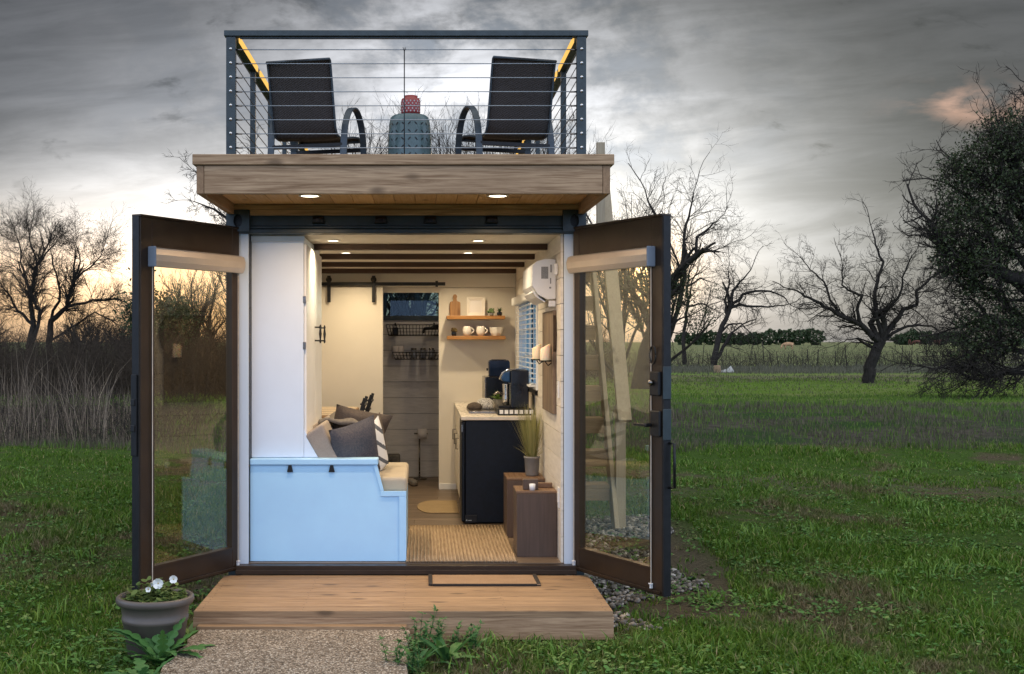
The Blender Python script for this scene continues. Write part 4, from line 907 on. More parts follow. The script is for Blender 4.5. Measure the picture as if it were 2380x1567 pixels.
gp = (X(1236.5, 1.28), 1.28, .696); og = thing('ornamental_grass', 'tall tan green ornamental grass in a grey pot on the rear cube table', 'plant', gp)
MB().lathe([(.0001, 0), (.048, 0), (.052, .01), (.060, .135), (.065, .138), (.065, .152), (.058, .153), (.056, .13), (.0001, .13)], gp, 28).build('pot', POTG, og); m = MB()
for k in range(330):
    a = R.random() * 2 * PI; e = R.gauss(1.38, .10) if R.random() < .85 else R.uniform(.7, 1.3); r = .03 * R.random() ** .5
    blade(m, (gp[0] + r * math.cos(a), gp[1] + r * math.sin(a), gp[2] + .13), (math.cos(a) * math.cos(e) - .05, math.sin(a) * math.cos(e), math.sin(e)), R.uniform(.30, .50) if e > 1.1 else R.uniform(.14, .24), .0065, R.uniform(.0, .10) if e > 1.1 else .3, 5)
m.build('grass_blades', LEAF_G, og)
# rugs
m = MB(); 
def fn(a, b): return (-.005 + .765 * a + .012 * b, .015 + 1.66 * b, FZ + .003 + .009 + .002 * math.sin(a * 2 * PI * 29))
m.grid(fn, 174, 6, True); o = m.build('jute_rug', JUTE, None, at=(.38, .8, FZ)); o.modifiers.new('thick', 'SOLIDIFY').thickness = .010; tag(o, 'thick braided jute rug just inside the doorway', 'rug')
m = MB()
for k in range(29): m.lathe([(.0001, -.012), (.009, -.009), (.009, .009), (.0001, .012)], (.009 + k * .0263, .012, FZ + .010), 7, axis='y')
m.build('knotted_edge', JUTE, o)
m = MB(); pts = [(.14, 2.42), (.60, 2.42), (.60, 3.30), (.14, 3.30)]; a_ = [(.20 + .14 * math.cos(PI / 2 + PI * k / 16), 2.86 + .42 * math.sin(PI / 2 + PI * k / 16)) for k in range(17)]
m.prism([(.43, 2.44)] + [(.43, 3.28)] + a_, 'z', FZ + .001, FZ + .010); tag(m.build('kitchen_mat', JUTE2, None, .003), 'thin golden oval mat on the floor beside the kitchen cabinet', 'mat')
# ================================================================ ground
def sst(a, b, x): t_ = np.clip((x - a) / (b - a), 0, 1); return t_ * t_ * (3 - 2 * t_)
def wob(x, y): return np.sin(x * .9 + 1.3 * np.sin(y * .7)) * np.cos(y * 1.1 + .8 * np.sin(x * .6))
def H(x, y):
    x = np.asarray(x, float); y = np.asarray(y, float)
    near = .018 * wob(x * 1.7, y * 1.7) + .03 * wob(x * .31, y * .31) * sst(3, 12, np.abs(y) + np.abs(x) * .5)
    edge = 10.6 + .5 * np.sin(x * .35) + .25 * np.sin(x * .9)
    berm = .14 * np.exp(-((y - edge) / 1.3) ** 2) * sst(2, 5, np.abs(x)); dip = -.42 * np.exp(-((y - edge - 4.6) / 2.7) ** 2)
    bank = .10 * np.exp(-((y - edge - 12) / 4.0) ** 2) * sst(0, 6, x); far = 1.0 * sst(120, 380, y) + .10 * wob(x * .03, y * .03) * sst(40, 90, y)
    pad = 1 - sst(1.3, 2.0, np.abs(x)) * 1.0; k = np.where((y > -1.4) & (y < 6.3), pad, 0)
    return (near * (1 - k) - .02 * k) + berm + dip + bank + far
def mesh_arr(name, co_, faces):
    """faces: list of (k, array n x k)"""
    me = bpy.data.meshes.new(name); me.vertices.add(len(co_)); me.vertices.foreach_set('co', np.asarray(co_, np.float32).ravel())
    li = np.concatenate([f.ravel() for f in faces]).astype(np.int32); tot = np.concatenate([np.full(len(f), f.shape[1]) for f in faces]).astype(np.int32); st_ = np.concatenate([[0], np.cumsum(tot)[:-1]]).astype(np.int32)
    me.loops.add(len(li)); me.loops.foreach_set('vertex_index', li); me.polygons.add(len(tot)); me.polygons.foreach_set('loop_start', st_); me.update(calc_edges=True); return me
def link(name, me, m, parent=None, loc=(0, 0, 0)):
    me.materials.append(m); o = bpy.data.objects.new(name, me); COL.objects.link(o)
    if parent is not None: o.parent = parent
    else: o.location = loc
    return o
def axisv(lo, mid0, mid1, hi, fine, grow):
    a = list(np.arange(mid0, mid1, fine)); s = fine; p = mid1
    while p < hi: a.append(p); s *= grow; p += s
    a.append(hi); s = fine; p = mid0 - fine; b = []
    while p > lo: b.append(p); s *= grow; p -= s
    b.append(lo); return np.array(b[::-1] + a)
gx = axisv(-2500, -9, 12, 2500, .16, 1.06); gy = axisv(-60, -4, 26, 4500, .16, 1.045); GX, GY = np.meshgrid(gx, gy); nx_, ny_ = len(gx), len(gy)
V = np.stack([GX.ravel(), GY.ravel(), H(GX, GY).ravel()], 1); I = np.arange(nx_ * ny_).reshape(ny_, nx_); FQ = np.stack([I[:-1, :-1], I[:-1, 1:], I[1:, 1:], I[1:, :-1]], -1).reshape(-1, 4)
me = mesh_arr('ground', V, [FQ]); me.polygons.foreach_set('use_smooth', np.ones(len(FQ), bool))
def patch(t, p):
    """0 = lush, 1 = dry and bare, shared by the soil and the blades"""
    a = t.noise(t.scale(p, (1, .7, 1)), .55, 4, .6, .4); b = t.noise(p, 2.6, 4, .6)
    return t.m('ADD', t.m('MULTIPLY', a, .7), t.m('MULTIPLY', b, .3))
def ground(t):
    p = t.pos(); x, y, z = t.sep(p)[0:3]; pt = patch(t, p); fine = t.noise(p, 38, 5, .7)
    lush = t.mix(t.mapr(fine, .3, .7), (.025, .050, .008, 1), (.065, .125, .018, 1)); dry = t.mix(t.mapr(fine, .3, .7), (.045, .034, .022, 1), (.13, .10, .065, 1))
    near = t.mix(t.mapr(pt, .50, .62, 0, 1, True), lush, dry)
    ye = t.m('ADD', y, t.m('MULTIPLY', t.m('SUBTRACT', t.noise(p, .22, 3), .5), 7.0))
    strip = t.m('MULTIPLY', t.mapr(ye, 5.2, 6.0, 0, 1, True), t.mapr(ye, 6.6, 7.6, 1, 0, True)); strip = t.m('MULTIPLY', strip, t.mapr(x, 2.2, 3.5)); near = t.mix(t.m('MULTIPLY', strip, .7), near, (.10, .085, .06, 1))
    br = t.mix(t.mapr(t.noise(p, 5, 4), .35, .65), (.035, .034, .026, 1), (.085, .075, .062, 1)); bg_ = t.mix(t.mapr(t.noise(t.scale(p, (.6, 1, 1)), .5, 4), .42, .6, 0, 1, True), br, (.025, .055, .014, 1))
    c = t.mix(t.mapr(y, 10.2, 11.8, 0, 1, True), near, bg_)
    mid = t.mix(t.mapr(t.noise(t.scale(p, (.3, 1, 1)), .35, 5, .65), .38, .66), (.10, .19, .022, 1), (.15, .17, .06, 1)); c = t.mix(t.mapr(ye, 21.5, 25.5, 0, 1, True), c, mid)
    tan = t.m('MULTIPLY', t.mapr(y, 44, 48, 0, 1, True), t.mapr(y, 54, 60, 1, 0, True)); c = t.mix(t.m('MULTIPLY', tan, .6), c, (.12, .11, .075, 1))
    dg = t.m('MULTIPLY', t.mapr(ye, 62, 66, 0, 1, True), t.mapr(ye, 80, 90, 1, 0, True)); c = t.mix(t.m('MULTIPLY', dg, .85), c, (.085, .08, .06, 1))
    pas = t.mix(t.mapr(t.noise(t.scale(p, (.1, .4, 1)), .35, 4), .4, .6), (.12, .155, .06, 1), (.15, .16, .08, 1)); c = t.mix(t.mapr(ye, 84, 98, 0, 1, True), c, pas)
    # bare soil next to the gravel and beside the deck
    bx = t.m('MULTIPLY', t.mapr(x, 2.2, 2.9, 1, 0, True), t.m('MULTIPLY', t.mapr(x, .9, 1.2, 0, 1), t.m('MULTIPLY', t.mapr(y, -1.2, -.7, 0, 1, True), t.mapr(y, 3.6, 5, 1, 0, True))))
    lx = t.m('MULTIPLY', t.mapr(x, -1.9, -1.4, 0, 1, True), t.m('MULTIPLY', t.mapr(x, -1.2, -1.1, 1, 0), t.m('MULTIPLY', t.mapr(y, -1.3, -1.0, 0, 1, True), t.mapr(y, 3, 4, 1, 0, True))))
    c = t.mix(t.m('MULTIPLY', t.m('ADD', bx, lx), .9), c, t.mix(t.mapr(fine, .3, .7), (.05, .038, .026, 1), (.14, .11, .08, 1)))
    return pbsdf(t, c, .95, 0, fine, .9, .03, .15)
kind(link('ground', me, mat('ground', ground)), 'structure')
# ---------------------------------------------------------------- grass
rng = np.random.default_rng(5)
def blades(pos, h, w, lean, az, mb=.45):
    """n curved blades: 5 vertices each"""
    n = len(pos); fa = rng.uniform(0, 2 * np.pi, n); sx_ = np.cos(fa) * w / 2; sy_ = np.sin(fa) * w / 2; lx, ly = np.cos(az) * lean * h, np.sin(az) * lean * h
    V = np.zeros((n, 5, 3)); V[:, 0] = pos; V[:, 1] = pos; V[:, 0, 0] -= sx_; V[:, 0, 1] -= sy_; V[:, 1, 0] += sx_; V[:, 1, 1] += sy_
    mid = pos + np.stack([lx * .35, ly * .35, h * .6], 1); V[:, 2] = mid; V[:, 3] = mid; V[:, 2, 0] += sx_ * .8; V[:, 2, 1] += sy_ * .8; V[:, 3, 0] -= sx_ * .8; V[:, 3, 1] -= sy_ * .8
    V[:, 4] = pos + np.stack([lx, ly, h * np.sqrt(np.clip(1 - mb * lean ** 2, .15, 1))], 1)
    k = np.arange(n)[:, None] * 5; return V.reshape(-1, 3), [np.hstack([k, k + 1, k + 2, k + 3]), np.hstack([k + 3, k + 2, k + 4])]
def frus(n, d0, d1, pw, ext=1.0):
    u_ = rng.random(n); d = (d0 ** pw + u_ * (d1 ** pw - d0 ** pw)) ** (1 / pw) if pw else d0 * (d1 / d0) ** u_
    a0, a1 = (0 - VX) / F - .02, (2380 - VX) / F + .02; return CX + (a0 + (a1 - a0) * rng.random(n)) * d + rng.uniform(-ext, ext, n), d + CY
def pnoise(x, y): return .5 + .25 * np.sin(x * 1.1 + 2 * np.sin(y * .8)) * np.cos(y * 1.4 + 1.5 * np.sin(x * .7)) + .25 * np.sin(x * 2.9 + y * 1.7 + 2 * np.sin(x * 1.3 - y))
NT_ = 46000; x, y = frus(NT_, 6.0, 20.0, -.35)
ins = ((np.abs(x) < 1.27) & (y > -1.28)) | ((x > -1.22) & (x < .05) & (y < -1.2)); gv = (x > 1.2) & (x < 2.3 + .12 * y) & (y > -.75) & (y < 3.6); lf = (x < -1.2) & (x > -1.75) & (y > -1.15) & (y < 3); pot = (x + 1.385) ** 2 + (y + 1.55) ** 2 < .17 ** 2
q = pnoise(x, y); keep = ~ins & ~pot & (rng.random(NT_) < np.where(gv, .03, np.where(lf, .2, .42 + .8 * q))); x, y, q = x[keep], y[keep], q[keep]
per = 8; n = len(x); X_ = np.repeat(x, per) + rng.normal(0, .035, n * per); Y_ = np.repeat(y, per) + rng.normal(0, .035, n * per); qq = np.repeat(q * (.6 + .8 * rng.random(n)), per)
h = (.018 + .066 * qq ** 1.6) * rng.uniform(.5, 1.3, n * per); dd = Y_ - CY; w = .0035 + .00045 * dd + .02 * h
bad = ((np.abs(X_) < 1.245) & (Y_ > -1.25)) | ((X_ > -1.19) & (X_ < .045) & (Y_ < -1.2)); X_, Y_, h, w = X_[~bad], Y_[~bad], h[~bad], w[~bad]; n = len(X_)
Vb, Fb = blades(np.stack([X_, Y_, H(X_, Y_) - .004], 1), h, w, rng.uniform(.1, 1.1, n), rng.uniform(0, 6.28, n))
def grassm(t):
    p = t.pos(); isl = t.island(); pt = patch(t, p); y = t.sep(p)[1]
    lush = t.ramp(isl, [(0, (.045, .105, .010)), (.5, (.090, .185, .016)), (.86, (.14, .23, .03)), (.92, (.20, .23, .06)), (1, (.36, .30, .15))]); dry = t.ramp(isl, [(0, (.075, .085, .025)), (.5, (.16, .14, .07)), (1, (.27, .21, .13))])
    c = t.mix(t.mapr(pt, .50, .62, 0, 1, True), lush, dry)
    d = pbsdf(t, c, .55, spec=.25); tr = t.new('ShaderNodeBsdfTranslucent'); t.put(tr.inputs[0], c); mx = t.new('ShaderNodeMixShader'); mx.inputs[0].default_value = .3; t.l.new(d, mx.inputs[1]); t.l.new(tr.outputs[0], mx.inputs[2]); return mx.outputs[0]
kind(link('lawn_grass', mesh_arr('lawn_grass', Vb, Fb), mat('lawn_grass', grassm)), 'stuff')
# taller clumps standing out of the lawn
cl = [(1660, 1400), (1100, 1500), (1500, 1440), (1900, 1490), (2250, 1420), (1750, 1235), (1960, 1260), (2130, 1180), (2280, 1300), (1300, 1530), (80, 1180), (200, 1300), (120, 1440), (40, 1290), (240, 1420), (150, 1540), (1460, 1500), (2100, 1400), (1700, 1130), (1850, 1110), (2050, 1120), (60, 1120), (1610, 1530), (2000, 1550), (2330, 1200), (1220, 1512)]
P = []
for px, py in cl:
    d = CZ * F / (py - VY); P.append((CX + (px - VX) * d / F, d + CY))
for k in range(90):
    x, y = frus(1, 6.2, 19, 1); x, y = x[0], y[0]
    if not (abs(x) < 2.3 and y > -1.4) and not (-1.3 < x < .1 and y < -1.2): P.append((x, y))
xs, ys, hs = [], [], []
for x, y in P:
    m_ = 60; r = .05 + .10 * rng.random(); xs.append(x + rng.normal(0, r, m_)); ys.append(y + rng.normal(0, r, m_)); hs.append(rng.uniform(.03, .13, m_))
X_, Y_, h = np.concatenate(xs), np.concatenate(ys), np.concatenate(hs); ok = ~(((np.abs(X_) < 1.27) & (Y_ > -1.28)) | ((X_ > -1.22) & (X_ < .06) & (Y_ < -1.2))); X_, Y_, h = X_[ok], Y_[ok], h[ok]; n = len(X_)
Vb, Fb = blades(np.stack([X_, Y_, H(X_, Y_) - .004], 1), h, .007 + .0004 * (Y_ - CY), rng.uniform(.2, 1.1, n), rng.uniform(0, 6.28, n))
kind(link('tall_grass', mesh_arr('tall_grass', Vb, Fb), mat('tall_grass', lambda t: pbsdf(t, t.ramp(t.island(), [(0, (.055, .12, .012)), (.6, (.10, .20, .02)), (1, (.16, .25, .04))]), .5, spec=.3))), 'stuff')
nc = 15000; x, y = frus(nc, 6.1, 17, -.3); ok = ~(((np.abs(x) < 1.29) & (y > -1.3)) | ((x > -1.22) & (x < .08) & (y < -1.2))) & (rng.random(nc) < .15 + 1.1 * (pnoise(x * 1.3 + 5, y * 1.2 + 2) > .56)); x, y = x[ok], y[ok]; nc = len(x); nl = 5
xc_, yc_ = np.repeat(x, nl), np.repeat(y, nl); aa = rng.uniform(0, 6.28, nc * nl); rr_ = rng.uniform(.006, .035, nc * nl); cx_, cy_ = xc_ + rr_ * np.cos(aa), yc_ + rr_ * np.sin(aa); sz_ = rng.uniform(.006, .017, nc * nl); zc_ = H(cx_, cy_) + rng.uniform(.008, .045, nc * nl)
ang_ = np.linspace(0, 2 * np.pi, 6, endpoint=False); tx_, ty_ = rng.normal(0, .35, (2, nc * nl)); Vc = np.zeros((nc * nl, 6, 3))
for k in range(6): ux, uy = sz_ * np.cos(ang_[k] + aa), .7 * sz_ * np.sin(ang_[k] + aa); Vc[:, k, 0] = cx_ + ux; Vc[:, k, 1] = cy_ + uy; Vc[:, k, 2] = zc_ + ux * tx_ + uy * ty_
kind(link('clover', mesh_arr('clover', Vc.reshape(-1, 3), [np.arange(nc * nl * 6).reshape(-1, 6)]), mat('clover_leaf', lambda t: pbsdf(t, t.ramp(t.island(), [(0, (.035, .10, .018)), (.7, (.08, .19, .035)), (1, (.16, .22, .06))]), .5, spec=.3))), 'stuff')
# dry weeds on the dip behind the lawn and grey grass along the fence
def dryg(name, n, d0, d1, pw, hlo, hhi, wk, c0, c1, fil=None, lean=.5):
    x, y = frus(n, d0, d1, pw, 2)
    if fil is not None: k = fil(x, y); x, y = x[k], y[k]
    n = len(x); Vb, Fb = blades(np.stack([x, y, H(x, y) - .01], 1), rng.uniform(hlo, hhi, n) * (.5 + pnoise(x * .5, y * .5)), wk * (y - CY), rng.uniform(0, lean, n), rng.uniform(0, 6.28, n))
    kind(link(name, mesh_arr(name, Vb, Fb), mat(name, lambda t: pbsdf(t, t.mix(t.island(), c4(c0), c4(c1)), .8, spec=.2))), 'stuff')
dryg('dry_weeds', 60000, 18.8, 33, 1, .05, .19, .0005, (.05, .05, .032), (.15, .13, .09), lambda x, y: rng.random(len(x)) < .10 + .9 * (pnoise(x * .55 + 3, y * .6) > .52) + .4 * (x < -1.5))
dryg('dip_grass', 50000, 18.8, 40, 1, .04, .13, .0006, (.05, .11, .016), (.13, .20, .04))
dryg('fence_grass', 26000, 68, 86, 1, .12, .42, .0004, (.07, .075, .05), (.16, .15, .11), lambda x, y: x > 6)
dryg('field_grass', 60000, 32, 60, .6, .03, .09, .0006, (.075, .15, .016), (.19, .27, .045), lambda x, y: pnoise(x * .35, y * .9) + rng.normal(0, .12, len(x)) > .36)
dryg('field_weeds', 22000, 32, 66, 1, .04, .12, .0006, (.07, .07, .04), (.17, .15, .10), lambda x, y: (pnoise(x * .35, y * .9) + rng.normal(0, .12, len(x)) < .42) | (y > 45))
# reeds at the left
n = 1500; a0 = rng.normal(0, 1, n); px = np.where(rng.random(n) < .8, rng.uniform(-150, 262, n), rng.uniform(260, 315, n)); d = rng.uniform(22, 29, n); x = CX + (px - VX) * d / F; y = d + CY
hh = rng.uniform(.45, 1.75, n) * (.7 + .6 * pnoise(x * 1.3, y)) * np.where(px > 250, .5, 1) * np.where(px < 40, .85, 1); Vb, Fb = blades(np.stack([x, y, H(x, y) - .02], 1), hh, rng.uniform(.006, .013, n), rng.uniform(0, .5, n), rng.uniform(0, 6.28, n))
kind(link('reeds', mesh_arr('reeds', Vb, Fb), mat('reed_stem', lambda t: pbsdf(t, t.ramp(t.island(), [(0, (.06, .045, .034)), (.55, (.15, .115, .085)), (1, (.34, .27, .20))]), .8, spec=.2))), 'stuff')
# ---------------------------------------------------------------- bare trees
class Segs:
    def __init__(s): s.a = []
    def add(s, p, q, r, t_): s.a.append((p[0], p[1], p[2], q[0], q[1], q[2], r, t_))
    def mesh(s, name, sides, off):
        A = np.array(s.a); p, q, r0, r1 = A[:, 0:3], A[:, 3:6], A[:, 6], A[:, 7]; d = q - p; L = np.linalg.norm(d, axis=1, keepdims=True) + 1e-9; d = d / L
        ref = np.where(np.abs(d[:, 2:3]) < .9, np.array([[0, 0, 1.]]), np.array([[1., 0, 0]])); a = np.cross(d, ref); a /= np.linalg.norm(a, axis=1, keepdims=True); b = np.cross(d, a)
        p = p - d * (r0[:, None] * .3); n = len(A); V = np.zeros((n, 2 * sides, 3))
        for k in range(sides):
            c, s_ = math.cos(2 * PI * k / sides), math.sin(2 * PI * k / sides); o = a * c + b * s_; V[:, k] = p + o * r0[:, None]; V[:, sides + k] = q + o * r1[:, None]
        V = V.reshape(-1, 3) - np.array(off); base = np.arange(n)[:, None] * 2 * sides; F_ = np.concatenate([np.hstack([base + k, base + (k + 1) % sides, base + sides + (k + 1) % sides, base + sides + k]) for k in range(sides)])
        me = mesh_arr(name, V, [F_]); me.polygons.foreach_set('use_smooth', np.ones(len(F_), bool)); return me
def rv(r): return Vector((r.gauss(0, 1), r.gauss(0, 1), r.gauss(0, 1))).normalized()
def grow(S, r, p, d, L, rad_, lev, maxlev, prm, tips):
    n = 4 if lev < maxlev - 1 else 3; seg = L / n; big = 0 if lev <= prm.get('split', 1) else 1; pts = [(p, rad_)]
    for i in range(n):
        d = (d + rv(r) * prm['wig'] * (1.25 if lev > 1 else 1) + Vector((0, 0, prm['up'] * (1 if lev < 3 else .6)))).normalized(); q = p + d * seg; r2 = rad_ * (1 - .75 * (i + 1) / n) if lev >= maxlev - 1 else rad_ * (1 - .45 * (i + 1) / n)
        r1 = pts[-1][1]; S[big].add(p, q, r1, r2); pts.append((q, r2)); p = q
        if lev < maxlev and (i >= 1 or lev == 0 or lev > 1):
            for _ in range(prm['kids'][min(lev, len(prm['kids']) - 1)]):
                if r.random() < .15: continue
                f = r.random(); pp = q - d * seg * f; ax = d.orthogonal().normalized(); ax.rotate(__import__('mathutils').Quaternion(d, r.random() * 2 * PI)); dd = d.copy(); dd.rotate(__import__('mathutils').Quaternion(ax, math.radians(r.uniform(*prm['ang'])))); dd.y *= .8
                grow(S, r, pp, dd.normalized(), L * r.uniform(*prm['len']) * (1 - .3 * i / n), max(r2 * .62, prm['rmin']), lev + 1, maxlev, prm, tips)
    if lev >= maxlev - 1: tips.append(p)
def tree(name, label, cat, seed, group, base=None, H0=3, r0=.15, maxlev=5, lean=(0, 0, 1), paths=None, Y=None, kids=(3, 2, 2, 2, 1), ang=(25, 60), ln=(.55, .82), wig=.22, up=.06, rmin=.006, stems=1, leaves=None, barkm=None, pathkids=5, twl=1.6):
    r = random.Random(seed); prm = dict(kids=kids, ang=ang, len=ln, wig=wig, up=up, rmin=rmin); S = (Segs(), Segs()); tips = []
    if paths:
        px0, py0 = paths[0][0][0]; b = Vector((X(px0, Y), Y, float(H(X(px0, Y), Y)) - .05)); allq = []
        for pts, ra, rb in paths:
            yo = 0; ydr = r.uniform(-.5, .5); prev = None; m_ = len(pts); tot = 0; W = []
            for i, (a, c) in enumerate(pts):
                yy_ = Y + (0 if i == 0 else ydr * i * .45); W.append(Vector((X(a, Y), yy_, max(Z(c, Y), b.z if i == 0 else -.1))))
            if pts is paths[0][0]: W[0] = b
            else:
                near_ = min(allq, key=lambda q: (q.x - W[0].x) ** 2 + (q.z - W[0].z) ** 2); dy_ = near_.y - W[0].y; W = [near_.copy()] + [w + Vector((0, dy_, 0)) for w in W[1:]]
            # subdivide with a little wander so limbs are crooked
            Q = []
            for i in range(m_ - 1):
                for j in range(3):
                    f = j / 3; Q.append(W[i].lerp(W[i + 1], f) + (rv(r) * (W[i + 1] - W[i]).length * .05 if (i or j) else Vector((0, 0, 0))))
            Q.append(W[-1]); nq = len(Q); allq += [q.copy() for q in Q]
            for i in range(nq - 1):
                f0, f1 = i / (nq - 1), (i + 1) / (nq - 1); a, c = ra * (1 - f0) + rb * f0, ra * (1 - f1) + rb * f1; S[0].add(Q[i], Q[i + 1], a, c)
                if f0 > (.6 if pts is paths[0][0] else .22):
                    for _ in range(pathkids):
                        if r.random() < .45: continue
                        d = (Q[i + 1] - Q[i]).normalized(); ax = d.orthogonal().normalized(); M_ = __import__('mathutils').Quaternion(d, r.random() * 2 * PI); ax.rotate(M_); dd = d.copy(); dd.rotate(__import__('mathutils').Quaternion(ax, math.radians(r.uniform(30, 75))))
                        grow(S, r, Q[i].lerp(Q[i + 1], r.random()), dd, twl * r.uniform(.6, 1.2) * (1 - .35 * f0), max(c * .4, rmin * 1.6), 2, maxlev, prm, tips)
            grow(S, r, Q[-1], (Q[-1] - Q[-2]).normalized(), twl, rb, 2, maxlev, prm, tips)
        base = b
    else:
        base = Vector(base)
        for k in range(stems):
            d = Vector(lean) + (Vector((r.uniform(-.5, .5), r.uniform(-.4, .4), 0)) if stems > 1 else Vector((0, 0, 0))); grow(S, r, base + Vector((r.uniform(-.15, .15), r.uniform(-.15, .15), -.05)) * (stems > 1), d.normalized(), H0, r0, 0, maxlev, prm, tips)
    t_ = thing(name, label, cat, tuple(base), group); o = tuple(base)
    link('trunk', S[0].mesh('trunk', 7, o), barkm or BARK, t_); link('crown', S[1].mesh('crown', 3, o), TWIG if barkm is None else barkm, t_)
    if leaves:
        cnt, size, m_, sel = leaves; T = np.array([tuple(q) for q in tips if (sel is None or sel(q)) and r.random() < (.30 if 'oak' in name else .6)]); idx = rng.integers(0, len(T), cnt); C = T[idx] + rng.normal(0, size * 2.9, (cnt, 3)); link('foliage', quads(C, size, np.array(o)), m_, t_)
    return t_, len(S[1].a)
def quads(C, size, off):
    n = len(C); a = rng.normal(size=(n, 3)); a /= np.linalg.norm(a, axis=1, keepdims=True); b = np.cross(a, rng.normal(size=(n, 3))); b /= np.linalg.norm(b, axis=1, keepdims=True); s = size * rng.uniform(.5, 1.2, (n, 1))
    V = np.stack([C - a * s, C + b * s * .5, C + a * s, C - b * s * .5], 1).reshape(-1, 3) - off; k = np.arange(n)[:, None] * 4; return mesh_arr('foliage', V, [np.hstack([k, k + 1, k + 2, k + 3])])
def R7(L): return [(1510.6 + a * .4822, 232.4 + b * .4822) for a, b in L]
def R6(L): return [(a * .4819, 406.7 + b * .4819) for a, b in L]
def dep(py): return CZ * F / (py - VY) + CY
tree('bare_tree', 'lone wide bare tree with a leaning trunk in the right meadow', 'tree', 11, 'leafless trees', paths=[
    (R7([(1050, 1365), (1060, 1290), (1085, 1215), (1110, 1165)]), 0.272, 0.210), (R7([(1110, 1165), (1060, 1140), (1000, 1080), (900, 1040), (820, 1000), (735, 960), (670, 925)]), 0.150, 0.035),
    (R7([(1085, 1160), (1060, 1080), (1095, 1030), (1085, 950), (1105, 870), (1130, 780), (1100, 690), (1085, 620)]), 0.129, 0.025), (R7([(1130, 1145), (1180, 1060), (1210, 1010), (1270, 990), (1260, 920), (1330, 860), (1400, 800)]), 0.122, 0.028),
    (R7([(1120, 1155), (1200, 1110), (1270, 1085), (1360, 1090), (1420, 1130)]), 0.082, 0.021), (R7([(1110, 1160), (1100, 1100), (1070, 1030), (1130, 1000), (1170, 950), (1175, 860), (1210, 760)]), 0.109, 0.021),
    (R7([(1100, 1172), (1020, 1150), (960, 1155), (915, 1180)]), 0.041, 0.014), (R7([(1000, 1080), (975, 1010), (985, 950), (930, 930), (880, 900), (870, 810)]), 0.082, 0.021), (R7([(900, 1040), (850, 960), (830, 880), (760, 820), (730, 770)]), 0.061, 0.014)],
    Y=dep(891), maxlev=5, kids=(2, 2, 1, 1, 1), pathkids=3, twl=1.25, wig=.26, up=.05, rmin=.006)
tree('bare_tree', 'leaning bare tree with drooping twigs just left of the pale grazing cow', 'tree', 12, 'leafless trees', paths=[
    (R7([(305, 1275), (325, 1160), (365, 1060), (385, 1000)]), .26, .15), (R7([(385, 1000), (430, 990), (530, 1000), (640, 990)]), .15, .04), (R7([(385, 1000), (400, 920), (430, 880), (480, 820)]), .16, .04), (R7([(385, 1000), (450, 940), (540, 915), (640, 945), (680, 990)]), .14, .03),
    (R7([(340, 1120), (380, 1080), (440, 1080), (500, 1140)]), .10, .03), (R7([(370, 1050), (360, 960), (385, 870), (380, 820)]), .12, .03), (R7([(305, 1275), (350, 1190), (395, 1120)]), .18, .09)], Y=dep(847), maxlev=5, kids=(2, 2, 1, 1, 1), pathkids=2, twl=2.2, wig=.26, up=-.03, rmin=.010)
tree('bare_tree', 'small dark bare tree between the open right door and the leaning tree', 'tree', 13, 'leafless trees', paths=[
    (R7([(165, 1270), (165, 1100), (180, 1000), (175, 900)]), .17, .09), (R7([(175, 900), (240, 860), (290, 880)]), .09, .03), (R7([(180, 990), (250, 980), (305, 1010)]), .09, .03), (R7([(170, 1000), (120, 960), (110, 880)]), .09, .03), (R7([(178, 960), (200, 880), (230, 800)]), .09, .03)], Y=dep(846), maxlev=5, kids=(2, 2, 1, 1, 1), pathkids=2, twl=2.2, wig=.26, up=.03, rmin=.010)
tree('bare_tree', 'tall bare tree rising behind the open right glass door', 'tree', 14, 'leafless trees', paths=[
    ([(1488, 903), (1500, 840), (1512, 770), (1535, 700), (1556, 648)], .42, .20), (R7([(95, 860), (150, 790), (215, 740), (225, 660), (290, 610), (340, 570)]), 0.099, 0.018), (R7([(95, 860), (140, 790), (145, 660), (170, 540), (190, 450)]), 0.092, 0.018), (R7([(215, 740), (290, 730), (370, 700)]), 0.046, 0.012),
    ([(1512, 770), (1480, 700), (1450, 650), (1430, 560)], .16, .04), ([(1535, 700), (1545, 600), (1530, 520), (1500, 470)], .14, .03), ([(1505, 800), (1550, 760), (1580, 740)], .12, .03)], Y=dep(903), maxlev=5, kids=(2, 2, 1, 1, 1), pathkids=2, twl=1.6, wig=.26, up=.06, rmin=.0045, leaves=(2600, .05, LEAF_O, lambda q: q.z < 4.2))
tree('bare_tree', 'tall bare tree at the left behind the reeds with a high spreading top', 'tree', 15, 'leafless trees', paths=[
    (R6([(130, 1000), (135, 860), (140, 720), (125, 560), (150, 430)]), 0.186, 0.060), (R6([(150, 430), (120, 300), (135, 240)]), 0.050, 0.012), (R6([(125, 560), (80, 460), (60, 330), (30, 280)]), 0.062, 0.012), (R6([(140, 700), (60, 650), (0, 560), (-60, 480)]), 0.074, 0.018), (R6([(150, 430), (220, 350), (270, 290)]), 0.050, 0.012), (R6([(135, 860), (190, 660), (140, 560)]), 0.099, 0.048)],
    Y=46, maxlev=5, kids=(2, 2, 2, 1, 1), pathkids=7, twl=1.45, wig=.22, up=.09, rmin=.0045)
